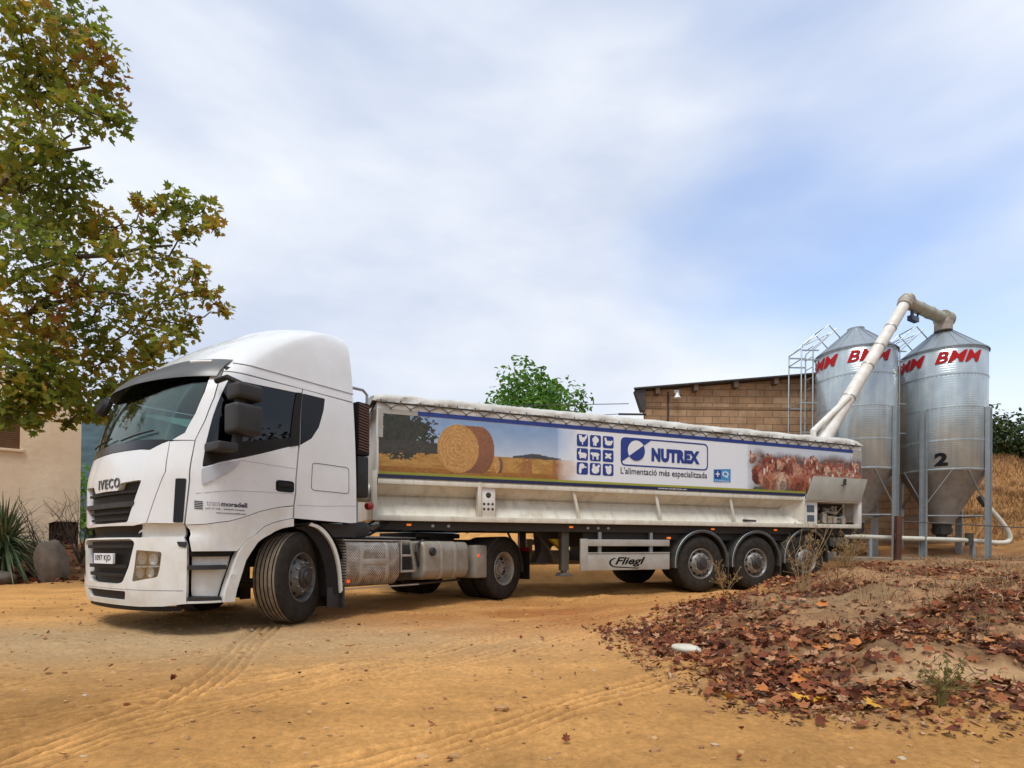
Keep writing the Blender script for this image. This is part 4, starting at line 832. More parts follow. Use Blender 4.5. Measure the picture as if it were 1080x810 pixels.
# ------------------------------------------------------------------ trailer
TRAILER = thing('feed_trailer', 'long bulk feed semi-trailer with canvas top, hay bale and hen print, and folding discharge auger', 'trailer', (4.2979, 11.9287, .092), (-.0017, .0092, 3.513))
YS = 1.27
def side_text(body, x0, z0, w, h, mat, name='side_lettering', dy=.008, parent=None, **kw):
    v, f = text2d(body, w, h, **kw); return MB().add([(x0 - a, YS + dy, z0 + b) for a, b in v], f).build(name, mat, parent or TRAILER, smooth=0)
def paint_print():
    x0, x1, z0, z1 = 7.19, -2.78, 1.915, 2.80; st = .0085
    nx, nz = int((x0 - x1) / st), int((z1 - z0) / st)
    s = np.linspace(0, x0 - x1, nx)[None].repeat(nz, 0); t = np.linspace(0, z1 - z0, nz)[:, None].repeat(nx, 1)     # s from the front, t up
    Hh = z1 - z0
    def fb(cx, cz, seed, o=4): return fbm2((nz, nx), (cz, cx), o, seed)[..., None]
    c3 = lambda *c: np.array(c)[None, None]
    S_, T_ = s[..., None], t[..., None]
    img = c3(.26, .40, .64) + (c3(.56, .66, .78) - c3(.26, .40, .64)) * np.clip((Hh - T_) / (Hh * .62), 0, 1) ** 1.5
    img = img + (fb(60, 6, 1) - .5) * .10
    hor = .36 + .03 * (fb(30, 1, 2)[..., 0] - .5)
    field = c3(.46, .25, .065) * (.65 + .7 * fb(220, 60, 3)) + c3(.10, .08, .03) * (fb(40, 14, 4) - .5) * 2
    rows = (np.sin((S_ - 2.0) / (.12 + .30 * (hor[..., None] - T_)) * 3.0) * .12 + 1)
    field = field * np.where(S_ > 1.6, rows, 1)
    field = np.where(T_ < .12, c3(.34, .15, .03) * (.6 + .8 * fb(260, 40, 6)), field)
    m = (t < hor)[..., None]; img = np.where(m, field, img)
    hillm = ((t > hor - .005) & (t < hor + .055 * np.exp(-((s - 2.5) / .22) ** 2) * (.7 + .6 * fb(160, 2, 7)[..., 0]) + .025 * ((s > 2.1) & (s < 2.95))))[..., None]; img = np.where(hillm, c3(.07, .075, .08), img)
    # tree at the front edge
    n = .55 * fb(150, 14, 8, 5)[..., 0] + .45 * fb(420, 40, 28, 3)[..., 0]; td = ((s - .30) / .62) ** 2 + ((t - .60) / .40) ** 2
    tm = (td + (n - .5) * 2.1 < .75) & (t > .22); img = np.where(tm[..., None], c3(.035, .038, .026) * (.6 + 1.2 * fb(300, 30, 9)), img)
    lm = (np.abs(t - .40 - .03 * np.sin(s * 3)) < .06 + .06 * (fb(80, 3, 12)[..., 0])) & (s < .95); img = np.where(lm[..., None], c3(.055, .052, .045) * (.6 + .9 * fb(300, 30, 10)), img)
    # big bale, then three small ones
    def bale(img, cx, cz, rx, rz, back, dark):
        dx = (s - cx) / rx; dz = (t - cz) / rz
        body = ((s > cx) & (s < cx + back) & (np.abs(dz) < 1)) | (((s - cx - back) / (rx * .75)) ** 2 + dz ** 2 < 1)
        th = np.arctan2(dz, dx); rr = np.hypot(dx, dz)
        fib = .55 + .9 * fb(500, 70, 11); ring = 1 + .12 * np.sin(rr * 40 + 4 * fb(60, 10, 13)[..., 0] * 3)
        img = np.where((body & (dz < .98))[..., None], dark * fib * (1 - .25 * np.clip(-dz, 0, 1))[..., None], img)
        img = np.where((rr < 1)[..., None], c3(.55, .30, .10) * fib * ring[..., None], img)
        return img
    img = bale(img, 1.83, .22, .05, .12, .06, c3(.22, .10, .06)); img = bale(img, 1.20, .44, .33, .37, .34, c3(.28, .12, .06))
    for cx, w in ((2.26, .17), (2.80, .20)):
        mb = ((s > cx) & (s < cx + w) & (t > .10) & (t < .10 + .24 + .03 * np.sin((s - cx) * 60) * (s > 0))); img = np.where(mb[..., None], c3(.36, .16, .055) * (.5 + fb(500, 60, 14)), img)
    # fade to white panel
    k = np.clip((S_ - 2.86) / .42 + (fb(60, 5, 15) - .5) * .5, 0, 1); wh = c3(.70, .73, .77) + (c3(.55, .62, .72) - c3(.70, .73, .77)) * np.clip((S_ - 6.6) / 1.2, 0, 1) * (.5 + fb(10, 2, 16)) * .7
    img = img * (1 - k) + wh * k
    # hens
    rng = np.random.default_rng(5); hx0, hx1 = 6.72, 9.95; hens = []
    for i in range(78):
        q = (i + rng.random()) / 78; hens.append((rng.uniform(hx0 + .15 + .5 * rng.random(), hx1), .64 - .50 * q, .085 + .075 * q))
    hens.sort(key=lambda h: -h[1])
    edge = hx0 + .25 * fb(30, 9, 17)[..., 0]
    al = (np.clip((s - edge - .05) / .35, 0, 1) * np.clip((.92 - .20 * fb(50, 4, 18)[..., 0] - t) / .14, 0, 1))[..., None]
    img = img * (1 - al) + al * c3(.17, .11, .09) * (.25 + 1.4 * fb(150, 16, 19, 5))
    blot0 = fb(90, 6, 31)[..., 0]
    lowg = ((s > edge + .22) & (t < .12 - .06 * blot0))[..., None]; img = np.where(lowg, c3(.13, .13, .06) * (.4 + .9 * fb(200, 14, 20)), img)
    blot = fb(170, 16, 25, 5)[..., 0]; blot2 = fb(420, 40, 26, 4)[..., 0]
    for hx, hz, r in hens:
        colb = np.array([[.30, .075, .035], [.42, .15, .08], [.20, .045, .022], [.54, .36, .25], [.34, .10, .05], [.48, .23, .15]][rng.integers(6)])
        fib = (.25 + 1.5 * np.roll(blot2, rng.integers(400), 1))[..., None]; wob = (np.roll(blot, rng.integers(400), 1) - .5) * .9
        sg = rng.choice([-1, 1]); up = rng.uniform(.8, 1.5); an = rng.uniform(-.7, .7)
        dx, dz = s - hx, t - hz; ex, ez = dx * math.cos(an) + dz * math.sin(an), -dx * math.sin(an) + dz * math.cos(an)
        e = (ex / (r * .85)) ** 2 + (ez / (r * up)) ** 2 + wob
        sh = np.clip(1.15 - .5 * e + .25 * ez / r, .35, 1.3)[..., None]
        img = np.where((e < 1)[..., None], colb * fib * sh, img)
        e2 = ((ex + sg * r * .25) / (r * .45)) ** 2 + ((ez + r * .1) / (r * .7)) ** 2 + wob; img = np.where((e2 < 1)[..., None], colb * .5 * fib, img)
        nx_, nz_ = hx + sg * r * (.45 + .4 * abs(an)), hz + r * (up * .75 + .25)
        nk = ((dx - (nx_ - hx)) / (r * .3)) ** 2 + ((t - nz_ + r * .25) / (r * .55)) ** 2 + wob < 1; img = np.where(nk[..., None], (colb * .8 + np.array([.12, .05, .03])) * fib, img)
        hd = ((s - nx_ - sg * r * .1) / (r * .25)) ** 2 + ((t - nz_ - r * .15) / (r * .22)) ** 2 + wob < 1; img = np.where(hd[..., None], c3(.42, .17, .11) * fib, img)
        cb = ((s - nx_ - sg * r * .1) / (r * .2)) ** 2 + ((t - nz_ - r * .38) / (r * .15)) ** 2 + wob < 1; img = np.where(cb[..., None], c3(.26, .035, .025) * fib, img)
        if rng.random() < .4:
            wt = ((s - hx - sg * r * .4) / (r * .2)) ** 2 + ((t - hz - r * .6) / (r * .45)) ** 2 + wob < 1; img = np.where(wt[..., None], c3(.60, .54, .50) * (.6 + .6 * fib), img)
    # green-yellow line at the foot of the print
    img = np.where((T_ < .035) & (S_ < 8.4), c3(.30, .31, .04), img)
    dk = np.where((S_ < 2.9) | (S_ > 6.9), .82, 1.0); img = np.clip(img * dk, 0.004, .8)
    X = x0 - s; V = np.stack([X, np.full_like(X, YS + .004), z0 + t], -1).reshape(-1, 3)
    i = np.arange(nz - 1)[:, None] * nx + np.arange(nx - 1)[None]; F = np.stack([i, i + nx, i + nx + 1, i + 1], -1).reshape(-1, 4)
    me = bpy.data.meshes.new('side_print'); me.vertices.add(len(V)); me.vertices.foreach_set('co', V.ravel()); me.loops.add(F.size); me.loops.foreach_set('vertex_index', F.ravel().astype(np.int32)); me.polygons.add(len(F)); me.polygons.foreach_set('loop_start', np.arange(0, F.size, 4, dtype=np.int32)); me.update(); me.validate()
    a = me.color_attributes.new('print', 'FLOAT_COLOR', 'POINT'); a.data.foreach_set('color', np.concatenate([img, np.ones((nz, nx, 1))], -1).ravel().astype(np.float32))
    me.materials.append(attr_mat('printed_film', 'print', .42))
    o = bpy.data.objects.new('side_print', me); COL.objects.link(o); o.parent = TRAILER
    return o
def icon_polys(k):
    "white animal silhouettes inside a unit square (ellipses: cx, cy, rx, ry, angle)"
    return [
     [(.5,.55,.26,.2,20),(.32,.72,.12,.2,-20),(.25,.85,.09,.08,0),(.78,.75,.1,.22,-30),(.5,.28,.05,.16,0)],
     [(.5,.6,.3,.26,0),(.5,.8,.14,.12,0),(.5,.3,.1,.2,0),(.34,.3,.05,.2,0)],
     [(.52,.42,.33,.2,0),(.28,.62,.1,.2,20),(.24,.78,.1,.09,0),(.8,.55,.14,.1,30)],
     [(.55,.42,.34,.22,10),(.28,.58,.16,.13,0),(.3,.78,.05,.16,-15),(.3,.25,.06,.12,0),(.75,.25,.06,.12,0)],
     [(.5,.55,.36,.17,0),(.18,.62,.13,.1,0),(.28,.28,.05,.2,0),(.72,.28,.05,.2,0),(.62,.3,.05,.18,0)],
     [(.5,.5,.36,.12,35),(.5,.5,.36,.12,-40),(.5,.52,.2,.16,0)],
     [(.45,.68,.24,.22,0),(.3,.35,.12,.3,0),(.72,.62,.16,.06,-10)],
     [(.5,.42,.34,.3,10),(.35,.75,.12,.18,0),(.75,.7,.12,.2,-35)],
     [(.55,.45,.26,.34,0),(.35,.7,.14,.12,0),(.7,.75,.1,.14,30)]][k]
def build_trailer():
    T = TRAILER
    b = MB().box((-2.80, -1.265, 1.86), (7.22, 1.265, 2.96)).box((-2.80, -1.25, 1.28), (7.22, .90, 1.859)).build('trailer_body', M['trailer_white'], T, bevel=.01)
    paint_print()
    MB().box((-2.53, YS, 2.81), (6.62, YS + .006, 2.872)).build('blue_stripe', M['blue'], T)
    MB().box((6.62, YS, 2.80), (7.2, YS + .008, 2.872)).box((7.13, YS, 2.45), (7.2, YS + .008, 2.80)).box((-2.79, YS, 2.70), (-2.53, YS + .008, 2.872)).build('reflective_strip', M['alu_side'], T)
    MB().box((-1.19, YS - .002, 1.862), (7.2, YS + .006, 1.912)).build('navy_band', M['navy'], T)
    side_text('www.nutrex.es', 2.33, 1.876, .62, .024, M['print_white'], bold=.01)
    # tarp
    t = MB(); xs = np.linspace(7.27, -2.80, 320); pr = [(1.283, 2.955), (1.29, 2.975), (1.288, 3.02), (1.27, 3.065), (1.21, 3.105), (1.0, 3.14), (.6, 3.18), (0, 3.20), (-.6, 3.18), (-1.0, 3.14), (-1.21, 3.105), (-1.27, 3.065), (-1.288, 3.02), (-1.29, 2.975), (-1.283, 2.955)]
    k = len(pr); vs = []
    for i, x in enumerate(xs):
        sag = .008 * math.sin(x * 2 * math.pi / .86) ; e = .05 * max(0, 1 - (7.27 - x) / .12) + .12 * max(0, 1 - (x + 2.80) / .12)
        for j, (y, z) in enumerate(pr):
            q = (z - 2.95) / .25; w = (RNG.random() - .5) * .006; hem = .022 * abs(math.sin(math.pi * (x - 7.16) / .287)) if j in (0, k - 1) else 0
            vs.append((x + .02 * math.sin(j * 1.1 + x), y + w + ((.012 * math.sin(x * 7 + j) + .016 * (float(vnoise(np.array(x * 6.3 + j * .35), np.array(j * .5), 3)) - .5) * 2) if 0 < j < k - 1 else 0), z + sag * q + (.02 * (float(vnoise(np.array(x * 4.1 + j * .6), np.array(j * .7), 8)) - .5) if 0 < j < k - 1 else 0) + w - e * q + hem))
    t.add(vs, [(i * k + j, i * k + j + 1, (i + 1) * k + j + 1, (i + 1) * k + j) for i in range(319) for j in range(k - 1)] + [tuple(range(k)), tuple(319 * k + j for j in range(k))])
    tp = t.build('tarpaulin', M['canvas'], T, smooth=60)
    fl = MB().add([(7.27, y, 2.94 + .02 * math.cos(9 * y)) for y in np.linspace(-1.28, 1.28, 24)] + [(7.33, y, 2.78 + .03 * math.sin(14 * y)) for y in np.linspace(-1.3, 1.3, 24)], [(i, i + 1, 25 + i, 24 + i) for i in range(23)]); fl.build('tarpaulin_flap', M['canvas'], tp)
    z_ = MB(); n = 35; pts = []
    for i in range(n):
        x = 7.16 - i * .287; pts += [(x, 1.302, 2.965), (x - .1435, 1.284, 2.888)]
    z_.tube([p for p in pts if p[0] > -2.7], .0085, 5); z_.build('zigzag_rope', M['rope'], T, smooth=0)
    MB().tube([(7.2, 1.298, 2.965)] + [(7.16 - i * .287, 1.300, 2.965) for i in range(n)] + [(-2.72, 1.298, 2.965)], .007, 5).build('edge_rope', M['rope'], T)
    hk = MB()
    for i in range(n):
        x = 7.16 - i * .287 - .1435
        if x > -2.7: hk.box((x - .012, 1.268, 2.876), (x + .012, 1.292, 2.897))
        x = 7.16 - i * .287
        if x > -2.7: hk.tube([(x, 1.302, 2.96), (x + .006, 1.298, 3.0)], .010, 5)
    hk.build('rope_hooks', M['rope'], T)
    # icons
    an = MB()
    for r_ in range(3):
        for c_ in range(3):
            xx = 3.95 - c_ * .2480; zz = 2.735 - r_ * .235
            pl = rrect(xx - .213, zz - .205, xx, zz, .035)
            tl = MB().add([(a, YS + .007, q) for a, q in pl], [tuple(range(len(pl)))]).build('icon_tile', M['blue'], T, smooth=0); an = MB()
            for cx, cy, rx, ry, an_ in icon_polys(r_ * 3 + c_):
                pts = []
                for q in range(18):
                    th = 2 * math.pi * q / 18; ex, ey = rx * math.cos(th), ry * math.sin(th); a = R(an_)
                    pts.append((xx - .213 * min(.97, max(.03, cx + ex * math.cos(a) - ey * math.sin(a))), YS + .010 + .0004 * len(an.f) / 10, zz - .205 + .205 * min(.97, max(.03, cy + ex * math.sin(a) + ey * math.cos(a)))))
                an.add(pts, [tuple(range(18))])
            an.build('animal_icon', M['print_white'], tl, smooth=0)
    # logo frame, disc and word
    o_ = rrect(1.23, 2.25, 3.1, 2.745, .10, 6); i_ = rrect(1.255, 2.275, 3.075, 2.72, .08, 6); n = len(o_)
    MB().add([(a, YS + .0075, q) for a, q in o_] + [(a, YS + .0075, q) for a, q in i_], [(i, (i + 1) % n, n + (i + 1) % n, n + i) for i in range(n)]).build('logo_frame', M['blue'], T, smooth=0)
    tri = [(2.46, 2.735), (3.0, 2.74), (3.06, 2.72), (3.092, 2.66), (3.092, 2.31)]
    MB().add([(a, YS + .009, q) for a, q in tri], [tuple(range(5))]).build('logo_corner', M['blue'], T, smooth=0)
    cx, cz, rr = 2.785, 2.525, .175
    d1 = MB(); d2 = MB(); dirv = math.atan2(-.43, .63) # cut direction in (x,z)
    for d, a0, hgt in ((d1, 0, .012), (d2, math.pi, .013)):
        a0 += math.atan2(.425, -.63)
        pts = [(cx + rr * math.cos(a0 + math.pi * q / 20), YS + hgt, cz + rr * math.sin(a0 + math.pi * q / 20)) for q in range(21)]; d.add(pts, [tuple(range(21))])
    d1.build('logo_disc_half', M['blue'], T, smooth=0); d2.build('logo_disc_half', M['print_white'], T, smooth=0)
    side_text('NUTREX', 2.47, 2.355, 1.05, .24, M['blue'], 'company_lettering', bold=.075, dy=.009, spacing=1.1)
    side_text("L'alimentació més especialitzada", 3.10, 2.075, 1.85, .15, M['ink'], 'slogan_lettering', bold=.012)
    tg = MB().add([(a, YS + .008, q) for a, q in ((1.10, 2.285), (.70, 2.31), (.70, 2.06), (1.10, 2.05))], [(0, 1, 2, 3)]).build('print_tag', M['tag_blue'], T, smooth=0)
    MB().add([(a, YS + .009, q) for a, q in ((1.08, 2.27), (.93, 2.28), (.93, 2.115), (1.08, 2.11))], [(0, 1, 2, 3)]).build('tag_square', M['blue'], tg, smooth=0)
    cr = MB(); cr.add([(a, YS + .010, q) for a, q in ((1.02, 2.25), (.995, 2.25), (.995, 2.15), (1.02, 2.15))], [(0, 1, 2, 3)]).add([(a, YS + .0105, q) for a, q in ((1.055, 2.212), (.96, 2.212), (.96, 2.188), (1.055, 2.188))], [(0, 1, 2, 3)]); cr.build('tag_cross', M['print_white'], tg, smooth=0)
    side_text('Q', .90, 2.14, .15, .12, M['print_white'], 'tag_lettering', bold=.02, dy=.0095, parent=tg); side_text('Confiança', 1.07, 2.06, .33, .035, M['print_white'], 'tag_lettering', dy=.0095, parent=tg)
    # lower frame
    f = MB().box((-2.80, 1.17, 1.235), (7.27, YS + .002, 1.315)).box((-1.16, 1.2, 1.775), (7.2, YS, 1.845)).box((-1.16, 1.18, 1.846), (7.2, 1.262, 1.8595)).box((7.21, 1.1, 1.29), (7.275, YS + .004, 1.96)).build('lower_frame', M['cream'], T, bevel=.006)
    pan = MB()
    prof = [(1.21, 1.775), (1.00, 1.615), (1.04, 1.60), (1.06, 1.585), (1.04, 1.57), (1.20, 1.315)]
    k = len(prof); vs = [(x, y, z) for x in (7.2, -.75) for y, z in prof]; pan.add(vs, [(j, j + 1, k + j + 1, k + j) for j in range(k - 1)])
    pan.build('hopper_panel', M['cream'], T, smooth=0)
    MB().add([(-.75, 1.21, 1.775), (-.75, 1.0, 1.6), (-.75, 1.2, 1.315), (-1.16, YS - .002, 1.775), (-1.16, YS - .002, 1.315)], [(0, 1, 2, 4, 3)]).build('hopper_end_panel', M['cream'], T, smooth=0)
    for x in (3.99, 2.35, .68): MB().bar((x, 1.235, 1.78), (x - .12, 1.235, 1.31), .025, .05).build('frame_rib', M['cream'], T, bevel=.004)
    MB().box((5.61, 1.15, 1.31), (5.67, YS + .001, 1.93)).build('frame_post', M['cream'], T, bevel=.004)
    pp = MB().box((5.375, 1.15, 1.31), (5.60, 1.245, 1.78)).build('valve_plate', M['trailer_white'], T, bevel=.008)
    hl = MB()
    for a in range(3):
        for c_ in range(2): hl.lathe([(.022, .0), (0, .001)], Matrix.Translation((5.56 - a * .07, 1.2465, 1.44 + c_ * .08)) @ Matrix.Rotation(R(-90), 4, 'X'), n=10)
    hl.lathe([(.045, .0), (.03, .004), (0, .004)], Matrix.Translation((5.49, 1.2465, 1.66)) @ Matrix.Rotation(R(-90), 4, 'X'), n=14); hl.build('valve_ports', M['hub_dark'], pp)
    MB().tube([(.32, 1.2, 1.36), (.05, 1.24, 1.345)], .022, 6).build('drain_spout', M['chassis'], T)
    # rear cabinet
    cb = MB().box((-2.80, 1.15, 1.30), (-2.71, YS + .004, 1.78)).box((-1.19, 1.15, 1.30), (-1.155, YS + .006, 1.86)).box((-2.8, 1.1, 1.76), (-1.16, YS + .006, 1.80)).build('cabinet_frame', M['trailer_white'], T, bevel=.006)
    MB().add([(-1.2, .91, 1.32), (-2.7, .91, 1.32), (-2.7, .91, 1.76), (-1.2, .91, 1.76)], [(0, 1, 2, 3)]).build('cabinet_back', M['chassis'], T, smooth=0)
    cp = MB().box((-1.56, 1.1, 1.318), (-1.195, 1.245, 1.755)).build('control_panel', M['trailer_white'], T, bevel=.008)
    MB().box((-1.47, 1.245, 1.55), (-1.27, 1.25, 1.69)).box((-1.47, 1.245, 1.36), (-1.28, 1.25, 1.49)).build('control_display', M['screen'], cp)
    mc = MB()
    rg = random.Random(4)
    for q in range(14):
        x = rg.uniform(-2.5, -1.75); z = rg.uniform(1.36, 1.6); mc.tube([(x, 1.05, z), (x + rg.uniform(-.2, .2), 1.12, z + rg.uniform(-.05, .12)), (x + rg.uniform(-.2, .2), 1.0, z + rg.uniform(.0, .12))], rg.uniform(.015, .035), 7)
    for x in (-1.85, -2.0, -2.15, -2.4): mc.box((x - .05, 1.0, 1.34), (x + .05, 1.18, 1.44 + rg.uniform(0, .12)))
    mc.build('hydraulic_valves', M['alu'], T, bevel=.006)
    ld = MB().add([(-1.175, YS + .012, 1.785), (-2.74, YS + .012, 1.785), (-2.84, YS + .085, 2.262), (-1.315, YS + .085, 2.262), (-1.175, YS + .032, 1.785), (-2.74, YS + .032, 1.785), (-2.84, YS + .105, 2.262), (-1.315, YS + .105, 2.262)], [(0, 1, 2, 3), (7, 6, 5, 4), (0, 4, 5, 1), (1, 5, 6, 2), (2, 6, 7, 3), (3, 7, 4, 0)]).build('cabinet_lid', M['lid'], T, bevel=.006)
    MB().box((-2.20, YS + .09, 2.12), (-2.14, YS + .12, 2.24)).bar((-2.19, YS + .115, 2.13), (-2.06, YS + .125, 2.10), .03, .02).build('lid_latch', M['hub_dark'], ld)
    # underframe
    u = MB()
    for y in (-.46, .46): u.box((-2.6, y - .06, .84), (3.9, y + .06, 1.22)).box((3.9, y - .06, 1.13), (7.0, y + .06, 1.22))
    for x in np.arange(-2.4, 7, .8): u.box((x - .04, -1.1, 1.12), (x + .04, 1.1, 1.23))
    u.box((-2.7, 1.05, 1.10), (7.15, 1.13, 1.234)).box((-2.7, -1.13, 1.10), (7.15, -1.05, 1.234)).box((5.4, -.9, 1.14), (7.1, .9, 1.20)).build('underframe', M['chassis'], T)
    sk = MB().box((-2.6, .9, .97), (3.7, 1.04, 1.10)).box((-.6, -.5, .62), (1.2, .5, .86)).box((2.0, -1.0, .55), (2.9, -.2, .95)).build('undercarriage', M['chassis'], T)
    for x in (3.65, 3.45, 3.25, 6.35, 6.1): MB().lathe([(.03, 0), (.02, .01), (0, .012)], Matrix.Translation((x, 1.131, 1.17)) @ Matrix.Rotation(R(-90), 4, 'X'), n=10).build('underframe_bolt', M['galv_plain'], T)
    for x in (6.72, 3.98, 1.0, -.55): MB().box((x - .035, 1.135, 1.165), (x + .035, 1.155, 1.195)).build('side_marker', M['orange_lamp'], T, bevel=.006)
    for y in (.95, -.95):
        MB().box((3.95, y - .06, .44), (4.09, y + .06, 1.2)).box((3.98, y - .045, .37), (4.06, y + .045, .46)).prism([(3.90, .345), (4.14, .345), (4.09, .40), (3.95, .40)], 'y', y - .12, y + .12).build('landing_leg', M['leg_green'], T, bevel=.006)
        MB().bar((4.1, y * .9, .62), (4.46, y * .7, 1.15), .03).build('landing_leg_brace', M['chassis'], T)
    MB().prism([(4.34, 1.12), (4.30, .78), (4.40, .56), (4.06, .56), (4.14, .76), (3.9, 1.12)], 'y', .35, .62).build('discharge_chute', M['chassis'], T)
    MB().prism([(3.90, .98), (4.22, .98), (3.86, .66)], 'y', .70, .86).build('wheel_chock', M['yellow'], T, bevel=.01)
    # side guard
    for sg in (1, -1):
        y0, y1 = sorted((sg * 1.165, sg * 1.205))
        gd = MB().box((2.02, y0, .445), (3.69, y1, .735)).box((2.02, y0, .86), (3.69, y1, .975)).box((3.69, y0 - .0, .445), (3.83, y1 + .002, .985)).box((2.02, y0, .736), (3.69, y1 + .012, .752)).build('side_guard', M['alu_side'], T, bevel=.008)
        for xq in (3.40, 2.35): MB().box((xq, y0 - sg * .03 - .02, .44), (xq + .06, y0 - sg * .03 + .02, 1.1)).build('guard_post', M['galv_plain'], gd)
    v, ff = text2d('Fliegl', .62, .17, bold=.03, shear=.35)
    MB().add([(3.16 - a, 1.2065, .50 + q) for a, q in v], ff).build('guard_lettering', M['black_letter'], T, smooth=0)
    sw = MB(); A = np.linspace(R(55), R(250), 22); ov = [(3.14 + .17 * math.cos(math.pi - a) , .575 + .085 * math.sin(a)) for a in A]
    iv = [(3.14 + .135 * math.cos(math.pi - a), .578 + .062 * math.sin(a)) for a in A]
    ov2 = [(3.14 - .17 * math.cos(a) * -1, .575 + .085 * math.sin(a)) for a in A]
    k = len(A); pts = [(3.12 - .0 - .16 * math.cos(a) * -1, 1.2065, .57 + .085 * math.sin(a)) for a in np.linspace(R(70), R(250), k)] + [(3.10 + .115 * math.cos(a), 1.2065, .573 + .066 * math.sin(a)) for a in np.linspace(R(70), R(250), k)]
    pts = [(3.13 + .15 * math.sin(a), 1.2065, .575 + .085 * math.cos(a)) for a in np.linspace(R(10), R(180), k)] + [(3.13 + .11 * math.sin(a), 1.2065, .575 + .066 * math.cos(a)) for a in np.linspace(R(10), R(180), k)]
    sw.add(pts, [(i, i + 1, k + i + 1, k + i) for i in range(k - 1)]).add([(3.13, 1.2065, .49), (2.70, 1.2065, .465), (2.64, 1.2065, .50), (2.69, 1.2065, .482), (3.13, 1.2065, .509)], [(0, 1, 2, 3, 4)]); sw.build('guard_swoosh', M['black_letter'], T, smooth=0)
    # wheels and wings
    for i, x in enumerate((1.31, 0, -1.31)):
        lift = .02 + (.06 if i == 2 else 0)
        for sg in (1, -1):
            build_wheel(T, (x, sg * 1.2, .515 + lift), LEFTW if sg > 0 else RIGHTW, 'flat', w=.385)
            RM = Matrix.Translation((x, sg * .80, .53 + lift)) @ Matrix.Rotation(R(90) * (-sg), 4, 'X'); a0, a1 = R(-8), R(188)
            if sg > 0: a0, a1 = -a1, -a0
            wg = MB().lathe([(.595, -.05), (.605, .05), (.61, .38), (.60, .425), (.565, .43), (.56, .40), (.585, .36), (.58, -.05)], RM, n=30, a0=a0, a1=a1).build('wheel_wing', M['fender'], T, smooth=50)
            MB().lathe([(.6115, .424), (.6115, .428), (.606, .4325), (.602, .4325)], RM, n=30, a0=a0, a1=a1).build('wing_edge', M['galv_plain'], wg)
        MB().tube([(x, -1.0, .5 + lift), (x, 1.0, .5 + lift)], .07, 10).box((x - .1, -.6, .5 + lift), (x + .35, -.35, .75 + lift)).box((x - .1, .35, .5 + lift), (x + .35, .6, .75 + lift)).build('axle', M['chassis'], T)
    for x in (.655, -.655): MB().box((x - .012, .82, .25), (x + .012, 1.18, .75)).build('mudflap', M['fender'], T)
    MB().box((1.99, 1.15, .99), (2.05, 1.2, 1.025)).build('side_marker', M['orange_lamp'], T, bevel=.005)
    MB().box((-2.75, -1.2, .74), (-2.62, 1.2, .86)).box((-2.7, .5, .86), (-2.55, .6, 1.2)).box((-2.7, -.6, .86), (-2.55, -.5, 1.2)).box((-2.55, .85, .86), (-2.0, 1.18, 1.04)).build('rear_underrun', M['fender'], T, bevel=.01)
    MB().box((-2.80, -1.1, 1.5), (-2.815, 1.1, 2.8)).build('tailgate', M['trailer_white'], T)
    # front wall frame rails
    MB().tube([(7.30, 1.1, 2.6), (7.62, 1.1, 2.62), (7.62, -1.1, 2.62), (7.30, -1.1, 2.6)], .018, 7).tube([(7.30, 1.1, 2.35), (7.62, 1.1, 2.36), (7.62, -1.1, 2.36), (7.30, -1.1, 2.35)], .018, 7).build('front_rail', M['alu'], T)
    MB().lathe([(.16, 0), (.16, .3), (0, .3)], Matrix.Translation((7.23, .5, 1.7)) @ Matrix.Rotation(R(90), 4, 'Y'), n=20).build('hydraulic_tank', M['alu'], T)
    # discharge auger: worked out in world coordinates, brought into the trailer frame
    inv = (Matrix.Translation(T.location) @ T.rotation_euler.to_matrix().to_4x4()).inverted()
    W = lambda p: inv @ Vector(p)
    base, el, tip = W((6.98, 12.62, 3.30)), W((9.50, 13.52, 6.93)), W((11.12, 14.45, 6.92))
    d = (el - base).normalized()
    au = MB().tube([base, el], .155, 18, .125).build('auger_lower_arm', M['auger'], T)
    for q in (.30, .52, .66, .80): MB().tube([base.lerp(el, q), base.lerp(el, q) + d * .04], .165 - .03 * q, 18).build('auger_clamp', M['alu'], au)
    MB().tube([base + Vector((.22, 0, -.2)), base + Vector((.26, 0, .25)), base.lerp(el, .30) + Vector((.10, .1, 0))], .07, 10).build('auger_ram', M['auger'], au)
    MB().lathe([(.36, -.35), (.36, .0), (.30, .06), (.18, .08)], Matrix.Translation(base), n=24).build('auger_slew_ring', M['auger'], au)
    MB().tube([el - d * .12, el + d * .14], .155, 18).tube([el + d * .02 + (tip - el).normalized() * -.1, el + (tip - el).normalized() * .2], .155, 18).build('auger_elbow', M['auger_dark'], au)
    a2 = MB().tube([el, tip], .14, 18).build('auger_upper_arm', M['auger2'], T)
    d2 = (tip - el).normalized(); 
    for q in (.35, .62, .97): MB().tube([el.lerp(tip, q), el.lerp(tip, q) + d2 * .04], .152, 18).build('auger_clamp', M['alu'], a2)
    MB().tube([tip - d2 * .06, tip + d2 * .22], .21, 18).tube([tip + d2 * .02, tip + d2 * .02 + Vector((0, 0, -.32))], .20, 16).build('auger_outlet', M['auger_dark'], a2)
    mo = el.lerp(tip, .16) + Vector((0, 0, -.34)); MB().bar(mo - d2 * .12, mo + d2 * .22, .12, .12).bar(mo, el.lerp(tip, .16), .06).bar(mo + d2 * .2, el.lerp(tip, .36), .04).build('auger_motor', M['motor_blue'], a2, bevel=.01)
M['tag_blue'] = pbr('tag_blue', (.05, .24, .52), .45)
M['screen'] = pbr('display_dark', (.05, .07, .09), .2)
M['lid'] = pbr('lid_grey', (.42, .42, .37), .45, var=.2, vscale=4)
M['auger'] = pbr('auger_white_paint', (.72, .72, .69), .5, var=.3, vscale=5, col2=(.56, .53, .47))
